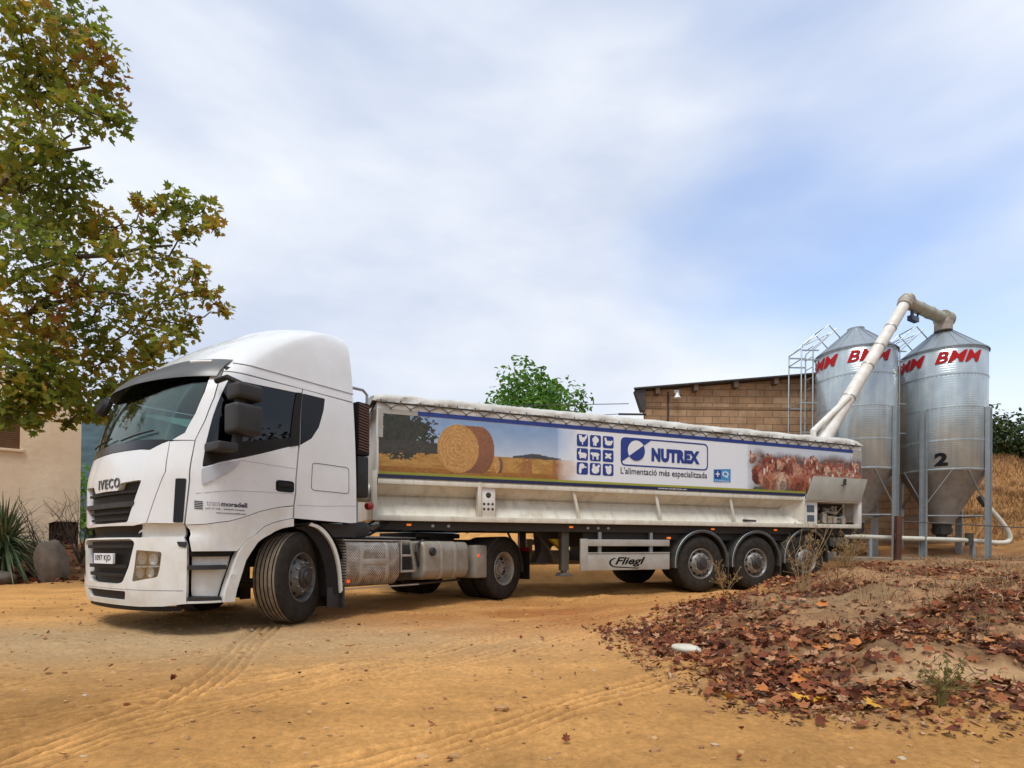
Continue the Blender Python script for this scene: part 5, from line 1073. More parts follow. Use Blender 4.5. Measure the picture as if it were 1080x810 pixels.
M['auger2'] = pbr('auger_green_grey', (.36, .39, .31), .5, var=.3, vscale=5, col2=(.27, .27, .2))
M['auger_dark'] = pbr('auger_worn_steel', (.42, .40, .35), .55, .1, var=.4, vscale=8, col2=(.24, .19, .15))
M['motor_blue'] = pbr('motor_blue', (.02, .035, .075), .4)
build_trailer()

# ------------------------------------------------------------------ silos
def wrap_text(body, cx_ang, r, z0, w, h, **kw):
    v, f = text2d(body, w, h, **kw)
    bm = bmesh.new(); bv = [bm.verts.new((a, b, 0)) for a, b in v]
    for q in f: bm.faces.new([bv[i] for i in q])
    for _ in range(4):
        bmesh.ops.triangulate(bm, faces=bm.faces[:]); es = [e for e in bm.edges if e.calc_length() > .05]
        if not es: break
        bmesh.ops.subdivide_edges(bm, edges=es, cuts=1)
    bmesh.ops.triangulate(bm, faces=bm.faces[:]); bm.verts.index_update(); v = [(p.co.x, p.co.y) for p in bm.verts]; f = [tuple(p.index for p in q.verts) for q in bm.faces]; bm.free()
    return [(r * math.cos(cx_ang + (a - w / 2) / r), r * math.sin(cx_ang + (a - w / 2) / r), z0 + b) for a, b in v], f
def build_silo(x, y, label, number=False):
    z0 = .62; T = thing('feed_silo', label, 'silo', (x, y, z0), group='galvanised feed silos beside the block building')
    r = .925; b0, b1 = 2.89 - z0, 5.98 - z0
    MB().lathe([(r - .01, b0), (r, b0 + .01), (r, b1 - .01), (r - .01, b1)], n=72).build('silo_barrel', M['galv'], T, smooth=50)
    sm = MB()
    for z in (3.65, 4.47, 5.29, 2.93, 5.95):
        z -= z0; sm.lathe([(r, z - .016), (r + .006, z - .012), (r + .006, z + .012), (r, z + .016)], n=72)
    sm.build('barrel_seams', M['galv'], T)
    bo = MB()
    for z in (3.65, 4.47, 5.29):
        for q in range(64):
            a = 2 * math.pi * q / 64; c = Vector((math.cos(a), math.sin(a), 0)); bo.bar(c * (r + .004) + Vector((0, 0, z - z0 - .03)), c * (r + .010) + Vector((0, 0, z - z0 - .03)), .018)
    bo.build('seam_bolts', M['galv'], T, smooth=0)
    MB().lathe([(r + .03, b1 - .02), (r + .03, b1 + .005), (.22, b1 + .62), (.2, b1 + .64), (.2, b1 + .70), (.0, b1 + .72)], n=60).build('cone_roof', M['galv_roof'], T, smooth=40)
    fl = MB()
    for k in range(20):
        a = 2 * math.pi * k / 20; fl.bar(((r + .02) * math.cos(a), (r + .02) * math.sin(a), b1 + .012), (.24 * math.cos(a), .24 * math.sin(a), b1 + .615), .012, .012)
    fl.build('roof_ribs', M['galv_roof'], T)
    MB().lathe([(r - .005, b0 + .0), (.26, 1.66 - z0), (.26, 1.60 - z0), (.20, 1.58 - z0)], n=60).build('hopper_cone', M['hopper'], T, smooth=40)
    ot = MB().lathe([(.22, 1.62 - z0), (.2, 1.45 - z0), (.2, 1.32 - z0), (.12, 1.3 - z0), (.12, 1.12 - z0)], n=24).box((-.16, -.16, 1.36 - z0), (.16, .16, 1.48 - z0)); ot.build('hopper_outlet', M['hub_dark'], T)
    lg = [R(a) for a in (-150, -60, 30, 120)]
    for a in lg:
        c, s = math.cos(a), math.sin(a); Mx = Matrix.Rotation(a, 4, 'Z')
        MB().box((r + .008, -.075, -.35), (r + .018, .075, 4.46 - z0), Mx).box((r + .018, -.075, -.35), (r + .10, -.065, 4.46 - z0), Mx).box((r + .018, .065, -.35), (r + .10, .075, 4.46 - z0), Mx).build('silo_leg', M['galv_plain'], T, smooth=0)
    br = MB(); tie = MB()
    for i in range(4):
        a, b = lg[i], lg[(i + 1) % 4] if i < 3 else lg[0] + 2 * math.pi
        P = lambda q, z, rr=r + .02: (rr * math.cos(q), rr * math.sin(q), z - z0)
        for p, q in ((a, a + .62), (b, b - .62)): br.bar(P(p, 2.0), P(q, 2.92, r), .035, .012)
        tie.bar(P(a, 1.78), P(b, 1.78), .03, .03)
    br.build('leg_brace', M['galv_plain'], T); tie.build('leg_tie', M['galv_plain'], T)
    for ang in ((-106, -182, 60) if number else (-101, -177, 60)):
        v, f = wrap_text('BMM', R(ang), r + .012, 5.56 - z0, 1.04, .29, bold=.03, shear=.3, res=2); MB().add(v, f).build('maker_lettering', M['red_letter'], T, smooth=0)
    if number:
        v, f = wrap_text('2', R(-129), r + .012, 3.0 - z0, .27, .335, bold=.05); MB().add(v, f).build('number_lettering', M['black_letter'], T, smooth=0)
    # ladder with cage on the left flank
    l = MB(); X0, X1 = -1.05, -1.43; zt = 6.15 - z0
    for yy in (.12, .50):
        l.tube([(-1.05, yy, 2.2), (-1.05, yy, zt), (-.45, yy * .8, zt + .58)], .018, 6)
    for k in range(13): l.tube([(-1.05, .12, 2.4 + k * .27), (-1.05, .5, 2.4 + k * .27)], .012, 5)
    for yy in (-.02, .64):
        l.tube([(X1, yy, 2.4), (X1, yy, zt), (-.72, yy, zt + .62), (-.34, yy, zt + .2)], .016, 6)
        for z in (zt - .05, zt - .30, 4.72 - z0, 3.95 - z0): l.bar((X1, yy, z), (-.98, yy, z), .03, .03)
    for z in (zt, zt - .28, 4.72 - z0, 3.95 - z0, zt + .31): 
        xx = X1 if z <= zt else -1.07
        l.tube([(xx, -.02, z), (xx, .64, z)], .014, 6)
    l.tube([(-.72, -.02, zt + .62), (-.72, .64, zt + .62)], .014, 6).tube([(-.34, -.02, zt + .2), (-.34, .64, zt + .2)], .014, 6).tube([(-1.25, .3, zt + .16), (-.55, .3, zt + .5)], .014, 6)
    l.build('caged_ladder', M['galv_plain'], T)
    return T
M['galv_roof'] = pbr('galvanised_roof_sheet', (.33, .38, .42), .42, .6, var=.2, vscale=3)
build_silo(8.95, 14.6, 'galvanised feed silo without a number, crossed by the auger arm, nearer the block building')
build_silo(11.24, 14.6, 'galvanised feed silo marked with a black number 2, auger outlet on its cone roof', True)

# ------------------------------------------------------------------ buildings
def block_mat(name, c1, c2, mort, bw, bh):
    m = pbr(name, c1, .9, spec=.2); nt = m.node_tree; N = nt.nodes.new; L = nt.links.new; b = nt.nodes['Principled BSDF']
    tc = N('ShaderNodeTexCoord'); sp = N('ShaderNodeSeparateXYZ'); L(tc.outputs['Object'], sp.inputs[0]); ad = N('ShaderNodeMath'); L(sp.outputs[0], ad.inputs[0]); L(sp.outputs[1], ad.inputs[1]); cb = N('ShaderNodeCombineXYZ'); L(ad.outputs[0], cb.inputs[0]); L(sp.outputs[2], cb.inputs[1])
    br = N('ShaderNodeTexBrick'); br.inputs['Color1'].default_value = (*c1, 1); br.inputs['Color2'].default_value = (*c2, 1); br.inputs['Mortar'].default_value = (*mort, 1); br.inputs['Scale'].default_value = 1
    br.inputs['Mortar Size'].default_value = .011; br.inputs['Mortar Smooth'].default_value = .3; br.inputs['Brick Width'].default_value = bw; br.inputs['Row Height'].default_value = bh; L(cb.outputs[0], br.inputs[0])
    n = N('ShaderNodeTexNoise'); n.inputs['Scale'].default_value = 2.2; n.inputs['Detail'].default_value = 9; n.inputs['Roughness'].default_value = .65; L(tc.outputs['Object'], n.inputs[0])
    mr = N('ShaderNodeMapRange'); mr.inputs[1].default_value = .3; mr.inputs[2].default_value = .7; mr.inputs[3].default_value = .65; mr.inputs[4].default_value = 1.25; L(n.outputs[0], mr.inputs[0])
    mu = N('ShaderNodeMix'); mu.data_type = 'RGBA'; mu.blend_type = 'MULTIPLY'; mu.inputs[0].default_value = 1; L(br.outputs['Color'], mu.inputs[6]); L(mr.outputs[0], mu.inputs[7]); L(mu.outputs[2], b.inputs['Base Color'])
    bp = N('ShaderNodeBump'); bp.inputs['Strength'].default_value = .6; bp.inputs['Distance'].default_value = .02; sb = N('ShaderNodeMath'); sb.operation = 'SUBTRACT'; L(n.outputs[0], sb.inputs[0]); L(br.outputs['Fac'], sb.inputs[1]); L(sb.outputs[0], bp.inputs['Height']); L(bp.outputs[0], b.inputs['Normal'])
    return m
def build_block_building():
    T = thing('block_building', 'low farm shed of brown hollow blocks with a thin sloping roof behind the trailer', 'building', (3.78, 16.2, .3))
    w = 9.22; d = 8
    zl, zr = 5.42 - .3, 6.30 - .3
    wl = MB().add([(0, 0, 0), (w, 0, 0), (w, 0, zr), (0, 0, zl), (2.7, d, 0), (w, d, 0), (w, d, zr), (2.7, d, zl)], [(0, 1, 2, 3), (5, 4, 7, 6), (4, 0, 3, 7), (1, 5, 6, 2), (3, 2, 6, 7)])
    wl.build('block_wall', block_mat('hollow_block', (.42, .275, .165), (.34, .205, .115), (.19, .125, .075), .5, .2), T, smooth=0)
    bd = MB().box((-.0, -.012, 3.62), (w, -.002, 3.72)).box((0, -.012, 4.62), (w, -.002, 4.69)); bd.build('mortar_bed', M['mortar'], T, smooth=0)
    rf = MB(); e = .28
    k = (zr - zl) / w
    rf.add([(-.35, -e, zl - .35 * k + .02), (w + .2, -e, zr + .2 * k + .02), (w + .2, d + e, zr + .2 * k + .02), (2.4, d + e, zl - .35 * k + .02)] + [(-.35, -e, zl - .35 * k + .06), (w + .2, -e, zr + .2 * k + .06), (w + .2, d + e, zr + .2 * k + .06), (2.4, d + e, zl - .35 * k + .06)], [(3, 2, 1, 0), (4, 5, 6, 7), (0, 1, 5, 4), (1, 2, 6, 5), (2, 3, 7, 6), (3, 0, 4, 7)])
    r_ = rf.build('roof', M['roof_dark'], T, smooth=0)
    MB().box((.4, 1.0, zl + .1), (.9, 1.4, zl + .2)).build('roof_vent', M['fender'], r_)
    for x in (.35, 1.45, 2.6, 3.75, 4.9, 6.0): MB().box((x - .06, -.24, zl + x * k - .16), (x + .06, .0, zl + x * k + .018)).build('rafter_end', M['timber'], T)
    MB().prism([(-.30, zl - .03), (0, zl), (0, zl - .62), (-.10, zl - .62)], 'y', -.22, .05).build('eaves_board', M['roof_dark'], T, smooth=0)
    MB().tube([(.70, -.03, 2.2), (.70, -.03, zl - .02)], .022, 6).build('wall_conduit', M['hub_dark'], T)
    MB().lathe([(.02, .18), (.05, .14), (.07, .06), (.11, 0)], Matrix.Translation((.93, -.14, zl - .22)), n=14).box((.86, -.1, zl - .06), (1.0, -.0, zl + .02)).build('wall_lamp', M['print_white'], T)
    MB().bar((-.75, -.1, 4.42), (.05, -.1, 4.42), .04, .05).bar((-.45, -.1, 4.12), (.05, -.1, 4.12), .04, .05).build('cable_bracket', M['chassis'], T)
    MB().box((4.3, -2.9, -.2), (9.4, -.02, .42)).build('concrete_footing', M['concrete'], T, bevel=.03)
M['mortar'] = pbr('mortar_bed', (.27, .165, .09), .95, var=.3, vscale=5)
M['roof_dark'] = pbr('dark_roof_sheet', (.045, .04, .038), .7, var=.3, vscale=5)
M['timber'] = pbr('weathered_timber', (.11, .075, .05), .9)
M['concrete'] = pbr('old_concrete', (.26, .20, .14), .95, var=.4, vscale=3, bump=.3, bscale=12)
build_block_building()
def build_farmhouse():
    T = thing('farmhouse', 'cream rendered farmhouse wall with a shuttered window behind the autumn tree', 'building', (-11.62, 15.0, .2), (0, 0, R(38)))
    pl = pbr('cream_render', (.86, .72, .53), .92, var=.35, vscale=.9, col2=(.70, .54, .37), streak=(.16, (.50, .38, .26)), bump=.5, bscale=7, detail=10)
    w = -8.5; h = 4.95; a, b_ = -2.0, -1.24; c, d = 3.0, 4.15
    MB().box((w, 0, 1.18), (0, .45, c)).box((w, 0, d), (0, .45, h)).box((b_, 0, c), (0, .45, d)).box((w, 0, c), (a, .45, d)).box((w, 0, -.4), (-.64, .45, 1.18)).box((-.03, 0, -.4), (0, .45, 1.18)).box((w, .46, -.4), (-.002, 7, h - .01)).build('rendered_wall', pl, T, smooth=0)
    MB().box((-.64, .28, -.3), (-.03, .44, 1.18)).build('cellar_recess', M['cellar'], T, smooth=0)
    MB().prism([(-.66, 1.12), (-.5, 1.19), (-.3, 1.21), (-.1, 1.19), (0, 1.14), (0, 1.25), (-.66, 1.25)], 'y', -.012, .2).build('recess_lintel', pl, T)
    wn = MB().box((a, .12, c), (b_, .16, d)).build('window_shutter', M['shutter'], T, smooth=0)
    sl = MB()
    for k in range(21): sl.box((a + .02, .10, c + .04 + k * .052), (b_ - .02, .125, c + .072 + k * .052))
    sl.build('shutter_slats', M['shutter'], wn)
    MB().box((a - .08, -.06, c - .08), (b_ + .08, .2, c - .004)).build('window_sill', pl, T, bevel=.01)
    MB().prism([(.3, h - .02), (6.8, h - .02), (3.5, h + .5)], 'x', w, -.2).build('roof', M['tile'], T, smooth=0)
M['cellar'] = pbr('cellar_darkness', (.045, .018, .012), .85, var=.4, vscale=5)  # dark red-brown sheet standing in for the dark of the cellar opening
M['shutter'] = pbr('brown_shutter', (.16, .08, .035), .7, var=.3, vscale=6)
M['tile'] = pbr('clay_tile', (.28, .13, .07), .85, var=.4, vscale=6)
build_farmhouse()

# ------------------------------------------------------------------ plants
def leaf_shapes(kind):
    if kind == 'plane':     # five-lobed leaf, folded along the midrib
        o = [(0, 0, 0), (.28, .10, .06), (.52, .22, .10), (.30, .42, .05), (.40, .72, .08), (.14, .66, .02), (0, 1.0, -.06), (-.14, .66, .02), (-.40, .72, .08), (-.30, .42, .05), (-.52, .22, .10), (-.28, .10, .06)]
        return np.array(o), [(0, 1, 2, 3, 5, 6), (3, 4, 5), (0, 6, 7, 9, 10, 11), (7, 8, 9)]
    if kind == 'oval':
        return np.array([(0, 0, 0), (.25, .35, .05), (.2, .7, .04), (0, 1, -.08), (-.2, .7, .04), (-.25, .35, .05)]), [(0, 1, 2, 3), (0, 3, 4, 5)]
def scatter(mb_list, kind, pos, nrm, size, rng):
    base, fs = leaf_shapes(kind); n = len(pos)
    a = rng.uniform(0, 2 * np.pi, n); nrm = nrm / np.linalg.norm(nrm, axis=1, keepdims=True)
    t = np.cross(nrm, np.where(np.abs(nrm[:, 2:3]) < .9, np.array([[0, 0, 1.]]), np.array([[1., 0, 0]]))); t /= np.linalg.norm(t, axis=1, keepdims=True); b = np.cross(nrm, t)
    X = t * np.cos(a)[:, None] + b * np.sin(a)[:, None]; Y = np.cross(nrm, X)
    curl = rng.uniform(.4, 1.8, n)
    bz = base[None, :, 2] * curl[:, None]
    V = pos[:, None] + size[:, None, None] * (X[:, None] * base[None, :, :1] + Y[:, None] * base[None, :, 1:2] + nrm[:, None] * bz[..., None])
    k = len(base); F = [tuple(i * k + j for j in f) for i in range(n) for f in fs]
    return V.reshape(-1, 3), F
def leaf_object(name, V, F, mat, parent=None):
    me = bpy.data.meshes.new(name); me.from_pydata(V.tolist() if hasattr(V, 'tolist') else V, [], F); me.update(); me.materials.append(mat)
    o = bpy.data.objects.new(name, me); COL.objects.link(o)
    if parent: o.parent = parent
    return o
def branch(mb, a, b, r0, r1, rng, n=6, wob=.08):
    a, b = Vector(a), Vector(b); L = (b - a).length; pts = []
    for i in range(n + 1):
        t = i / n; j = Vector((rng.normal(), rng.normal(), rng.normal())) * wob * L * .35 * math.sin(math.pi * t); pts.append(a.lerp(b, t) + j + Vector((0, 0, .10 * L * math.sin(math.pi * t))))
    mb.tube(pts, r0, 7, r1)
CL = [(-8.57,9.51,9.84,.73),(-8.57,10.51,10.78,.71),(-7.75,10.28,9.87,.45),(-8.79,10.59,9.76,.72),(-7.81,10.61,9.47,.4),(-7.15,9.89,8.38,.25),(-7.72,9.82,8.45,.47),(-9.07,10.29,9.15,.79),(-8.55,9.54,7.73,.65),(-8.36,10.1,7.89,.31),(-9.39,10.49,7.51,.8),(-8.43,10.41,7.47,.46),(-8.3,10.89,8.0,.26),(-8.6,10.42,6.76,.71),(-7.87,10.63,6.89,.45),(-6.72,10.0,6.92,.22),(-6.51,10.63,7.36,.36),(-6.14,10.93,7.42,.33),(-5.68,10.48,6.83,.21),(-7.05,10.76,6.88,.29),(-6.35,10.67,6.84,.25),(-6.97,9.88,5.97,.44),(-6.78,10.79,6.35,.42),(-6.1,10.57,6.01,.23),(-8.4,9.59,5.8,.73),(-7.77,9.84,5.43,.47),(-7.69,10.93,5.75,.43),(-6.44,10.41,5.45,.41),(-5.95,10.73,5.69,.29),(-5.74,10.94,5.45,.2),(-7.18,10.73,5.12,.47),(-6.51,11.0,5.14,.34),(-8.49,9.71,4.87,.74),(-8.36,10.84,5.06,.61),(-8.19,9.78,4.06,.63),(-8.11,11.02,4.47,.52),(-7.22,10.94,4.55,.37),(-6.13,9.93,4.47,.27),(-8.49,9.38,3.61,.45),(-8.18,9.48,3.35,.32),(-8.69,11.06,3.87,.38),(-7.53,10.37,3.73,.32),(-8.06,10.61,3.25,.22),(-8.17,10.19,3.02,.12),(-7.47,10.46,3.22,.18),(-8.81,9.7,3.12,.23),(-8.3,9.6,3.2,.36),(-8.0,9.8,3.45,.34),(-8.6,9.3,2.95,.3),(-7.75,10.2,3.3,.26),(-8.45,10.4,3.5,.4),(-7.35,10.4,3.55,.26),(-8.9,10.2,3.3,.4),(-8.15,9.5,2.85,.16),(-7.2,10.6,4.0,.3),(-6.9,10.6,4.4,.28)]
def build_plane_tree():
    rng = np.random.default_rng(11); base = Vector((-11.6, 9.4, 0)); base.z = gz(base.x, base.y) - .05
    T = thing('plane_tree', 'tall plane tree in autumn colour leaning in from the left above the farmhouse', 'tree', base)
    off = Vector(base)
    tr = MB(); tr.tube([Vector(p) - off for p in ((-11.6, 9.4, -.1), (-11.5, 9.45, 1.2), (-11.35, 9.6, 3.0), (-11.2, 9.8, 5.0), (-11.1, 10, 7.5), (-11.0, 10, 10)) ], .30, 14, .09)
    tr.build('trunk', M['bark'], T, smooth=60)
    br = MB(); cl = list(CL)
    for k in range(26):
        a = rng.uniform(0, 2 * np.pi); zz = rng.uniform(4.3, 12.5); rr = rng.uniform(.6, 3.1) * (1 if zz < 9 else .75); c = (-11.9 + rr * math.cos(a), 10 + rr * math.sin(a), zz)
        if c[0] < -9.3 or (c[0] < -8.3 and c[2] > 10.6): cl.append((*c, rng.uniform(.55, .85)))
    P, Nn, Sz = [], [], []
    for (x, y, z, r) in cl:
        n = int((r * r) * 720 * (1 if x > -9.4 else .5)) + 16
        d = rng.normal(size=(n, 3)); d /= np.linalg.norm(d, axis=1, keepdims=True); q = rng.random(n) ** .42
        pos = np.array([x, y, z]) + d * (q * r * 1.08)[:, None] * np.array([1, .9, .85]); P.append(pos)
        nn = rng.normal(size=(n, 3)) * .75 + np.array([0, -.35, .75]); Nn.append(nn); Sz.append(.07 + .13 * rng.random(n) ** 1.4)
        me_ = Vector((x, y, z)); ax = Vector((-11.2, 9.8, 0)); dm = math.hypot(x - ax.x, y - ax.y); best = None
        for (a_, b__, c_, r_) in cl:
            da = math.hypot(a_ - ax.x, b__ - ax.y)
            if da < dm - .25:
                q_ = (me_ - Vector((a_, b__, c_))).length + max(0, c_ - z) * 1.5
                if best is None or q_ < best[0]: best = (q_, Vector((a_, b__, c_)))
        t0 = best[1] if best and best[0] < 3.2 else Vector((-11.2, 9.8, max(3.0, min(z - .8, 9))))
        branch(br, t0 - off, me_ - off, .014 + .014 * r + .012 * max(0, 3 - dm), .007 + .006 * r, rng, 8, .10)
        for k in range(4):
            e = Vector((x, y, z)) + Vector(d[k]) * r * .9; branch(br, Vector((x, y, z)) - off, e - off, .012, .003, rng, 3)
    for a, b_ in (((-11.2, 9.7, 3.6), (-7.3, 10.5, 5.55)), ((-11.2, 9.8, 4.2), (-6.6, 10.7, 6.6)), ((-11.1, 9.8, 5.5), (-7.9, 10.3, 8.2)), ((-11.0, 9.8, 3.2), (-8.0, 9.9, 3.9))): branch(br, Vector(a) - off, Vector(b_) - off, .085, .02, rng, 8)
    br.build('limbs', M['bark'], T, smooth=60)
    V, F = scatter(None, 'plane', np.concatenate(P) - np.array(off), np.concatenate(Nn), np.concatenate(Sz) * 1.0, rng)
    leaf_object('crown', V, F, M['plane_leaf'], T)
M['bark'] = pbr('bark', (.10, .075, .05), .9, var=.4, vscale=10, bump=.4, bscale=25)
M['plane_leaf'] = island_mat('autumn_plane_leaf', [(0, (.11, .16, .024)), (.42, (.19, .23, .03)), (.60, (.29, .26, .03)), (.74, (.40, .25, .03)), (.88, (.30, .13, .03)), (1, (.18, .08, .025))], .5, .55, patch_scale=.55, patch_amt=.55)
build_plane_tree()
def bushy(name, label, cat, loc, h, w, mat, rng, nl, leaf, group=None, kind='oval', trunk=.35, dom=.5, spikes=0):
    T = thing(name, label, cat, loc, group=group); t = MB()
    th = h * trunk; t.tube([(0, 0, -.3), (.02, 0, th * .6), (0, .03, th), (0.05, 0, h * .75)], max(.03, w * .035), 8, .02)
    cs = []
    for k in range(16):
        a = rng.uniform(0, 2 * np.pi); z = th + (h - th) * rng.uniform(.08, .86); env = math.sin(math.pi * min(1, max(.12, (z - th * .6) / (h - th * .6) * .93 + .05))) ** .6
        q = w / 2 * env * rng.uniform(.35, .85); cs.append((q * math.cos(a), q * math.sin(a), z, rng.uniform(.16, .26) * w))
    cs.append((0, 0, h * .86, w * .16))
    for k in range(spikes):
        a = rng.uniform(0, 2 * np.pi); q = rng.uniform(.05, .42) * w; zz = h * (rng.uniform(.78, 1.0) - .45 * (q / w) ** 1.2)
        for j in range(4): cs.append((q * math.cos(a), q * math.sin(a), zz - j * .16 * w * .5, w * (.03 + .012 * j)))
    P, Nn = [], []
    tot = sum(c[3] ** 2 for c in cs)
    for x, y, z, r in cs:
        n = int(nl * r * r / tot) + 4; d = rng.normal(size=(n, 3)); d /= np.linalg.norm(d, axis=1, keepdims=True); P.append(np.array([x, y, z]) + d * (rng.random(n) ** .4 * r)[:, None]); Nn.append(d * .6 + rng.normal(size=(n, 3)) * .5 + np.array([0, 0, .5]))
        branch(t, (0, 0, th * .7), (x, y, z), max(.012, w * .012), .004, rng, 4)
    t.build('trunk', M['bark'], T, smooth=60)
    P = np.concatenate(P); V, F = scatter(None, kind, P, np.concatenate(Nn), rng.uniform(.7, 1.3, len(P)) * leaf, rng); leaf_object('crown', V, F, mat, T); return T
M['green_leaf'] = island_mat('fresh_green_leaf', [(0, (.05, .14, .016)), (.5, (.09, .22, .026)), (1, (.17, .30, .045))], .55, .45)
M['dark_leaf'] = island_mat('dark_green_leaf', [(0, (.025, .05, .014)), (.6, (.05, .08, .02)), (1, (.09, .10, .03))], .65, .2)
rgp = np.random.default_rng(21)
bushy('mulberry_tree', 'bright green leafy tree top rising above the trailer tarpaulin', 'tree', (1.0, 25, 1.2), 7.6, 6.4, M['green_leaf'], rgp, 6500, .25, spikes=16)
bushy('young_tree', 'thin leafy sprig of a tree just above the front half of the tarpaulin', 'tree', (-1.9, 23.5, 1.2), 6.1, 1.2, M['green_leaf'], rgp, 260, .2)
for i, (x, y, h, w, lab) in enumerate(((16.9, 20.6, 2.6, 2.6, 'dark olive bush nearest the numbered silo on the hilltop'), (19.2, 21.2, 2.2, 2.8, 'olive bush at the right edge of the picture on the hilltop'), (18.2, 19.6, 1.1, 1.8, 'low scrub in front of the two hilltop bushes'))):
    bushy('hill_bush', lab, 'bush', (x, y, float(terrain_raw(x, y)) - .1), h, w, M['dark_leaf'], rgp, 1700, .16, group='bushes on the dry slope', trunk=.15)
for x, y, h, w, lab in ((-19.6, 26, 3.2, 3.6, 'green shrub in the gap between farmhouse and cab, beside the wall'), (-15.4, 27, 2.6, 3.0, 'green shrub hidden partly behind the cab front')):
    bushy('garden_shrub', lab, 'bush', (x, y, .8), h, w, M['green_leaf'], rgp, 1100, .22, group='shrubs beyond the farmhouse', trunk=.12)

def treeline():
    rng = np.random.default_rng(77); P, Nn, Sz = [], [], []; tr = MB()
    for x, y, h, r in ((17, 1, 8, 2.6), (19, 5.5, 9, 3.0), (21, -4, 9, 3.2), (15, -8, 8, 3), (22, 10, 7, 2.6), (8, -14, 9, 3.2), (-3, -16, 8, 3), (-14, -12, 9, 3.4)):
        n = 1500; d = rng.normal(size=(n, 3)); d /= np.linalg.norm(d, axis=1, keepdims=True); P.append(np.array([x, y, h * .62]) + d * (rng.random(n) ** .35)[:, None] * np.array([r, r, h * .38]) * (1 + .35 * np.sin(d[:, :1] * 5 + x))); Nn.append(d + rng.normal(size=(n, 3)) * .5); Sz.append(rng.uniform(.25, .5, n))
        tr.tube([(x, y, -.2), (x, y, h * .5)], .2, 8, .1)
    V, F = scatter(None, 'oval', np.concatenate(P), np.concatenate(Nn), np.concatenate(Sz), rng); o = leaf_object('treeline', V.tolist() + tr.v, F + [tuple(i + len(V) for i in f) for f in tr.f], M['dark_leaf']); props(o, 'dark wood edge around the yard, seen mirrored in the cab window', 'trees', kind='stuff')
treeline()
def yucca():
    rng = np.random.default_rng(3); T = thing('yucca_plant', 'spiky grey-green yucca beside the boulder at the farmhouse foot', 'plant', (-10.55, 11.6, gz(-10.55, 11.6)))
    lv = MB()
    for k in range(420):
        a = rng.uniform(0, 2 * np.pi); el = rng.uniform(R(-30), R(80)); L = rng.uniform(.75, 1.25); c = Vector((0, 0, .62 + rng.uniform(-.2, .35)))
        d = Vector((math.cos(a) * math.cos(el), math.sin(a) * math.cos(el), math.sin(el))); sd_ = d.cross(Vector((0, 0, 1))).normalized(); pts = []
        for i in range(6):
            t = i / 5; p = c + d * L * t + Vector((0, 0, -.42 * L * t * t * math.cos(el))); w = .022 * (1 - t ** 2) + .002
            pts += [p - sd_ * w, p + Vector((0, 0, .012 * (1 - t))) , p + sd_ * w]
        lv.add(pts, [(3 * i + j, 3 * i + j + 1, 3 * i + j + 4, 3 * i + j + 3) for i in range(5) for j in (0, 1)])
    lv.build('leaves', island_mat('yucca_leaf', [(0, (.05, .08, .035)), (.6, (.11, .16, .075)), (1, (.24, .24, .11))], .55, .1), T)
    MB().tube([(0, 0, -.1), (0, 0, .8)], .12, 10).build('trunk', M['bark'], T)
yucca()
for k, (x, y, lab) in enumerate(((-9.9, 11.9, 'bare twiggy shrub standing between the yucca and the boulder'), (-10.2, 13.2, 'bare leafless shrub against the cream farmhouse wall'))):
    rng = np.random.default_rng(40 + k); t = MB()
    for q in range(16):
        a = rng.uniform(0, 2 * np.pi); h = rng.uniform(.9, 1.9); e = Vector((math.cos(a) * .55 * h, math.sin(a) * .35 * h, h)); branch(t, (0, 0, 0), e, .01, .003, rng, 5)
        for j in range(5):
            f = rng.uniform(.4, .95); s_ = e * f; branch(t, s_, s_ + Vector((rng.normal() * .18, rng.normal() * .18, rng.uniform(.1, .35))), .004, .0015, rng, 3)
    o = t.build('twiggy_shrub', M['bark']); o.location = (x, y, gz(x, y)); props(o, lab, 'shrub', 'bare shrubs by the farmhouse')

def rock(name, label, cat, loc, sz, mat, seed, group=None, rot=0):
    bm = bmesh.new(); bmesh.ops.create_icosphere(bm, subdivisions=4, radius=1); rng = np.random.default_rng(seed); ph = rng.uniform(0, 6, 9)
    for v in bm.verts:
        p = v.co; d = 1 + .13 * math.sin(2.3 * p.x + ph[0]) * math.sin(2.1 * p.y + ph[1]) + .10 * math.sin(3.7 * p.z + ph[2] + 1.5 * p.x) + .06 * math.sin(7 * p.y + ph[3]) * math.sin(6 * p.x + ph[4]); 
        q = Vector((np.sign(p.x) * abs(p.x) ** .75, np.sign(p.y) * abs(p.y) ** .75, np.sign(p.z) * abs(p.z) ** .8)); v.co = Vector((q.x * sz[0], q.y * sz[1], q.z * sz[2])) * d
    me = bpy.data.meshes.new(name); bm.to_mesh(me); bm.free(); me.shade_smooth(); me.materials.append(mat); o = bpy.data.objects.new(name, me); COL.objects.link(o); o.location = loc; o.rotation_euler = (0, 0, rot); return props(o, label, cat, group)
M['stone'] = pbr('grey_stone', (.19, .155, .12), .9, var=.45, vscale=5, bump=.5, bscale=12)
M['pale_stone'] = pbr('pale_limestone', (.60, .56, .46), .85, var=.25, vscale=8, bump=.3, bscale=20)
rock('boulder', 'rounded grey boulder standing at the foot of the farmhouse beside the yucca', 'boulder', (-9.5, 11.5, .42), (.27, .26, .52), M['stone'], 1)
rock('bank_stone', 'low broad grey stone under the yucca leaves', 'stone', (-10.6, 11.0, .06), (.75, .35, .22), M['stone'], 2)
rock('white_slab', 'flat white stone lying at the near edge of the leaf bank', 'stone', (1.45, 4.62, gz(1.45, 4.62) + .035), (.11, .085, .045), M['pale_stone'], 12)

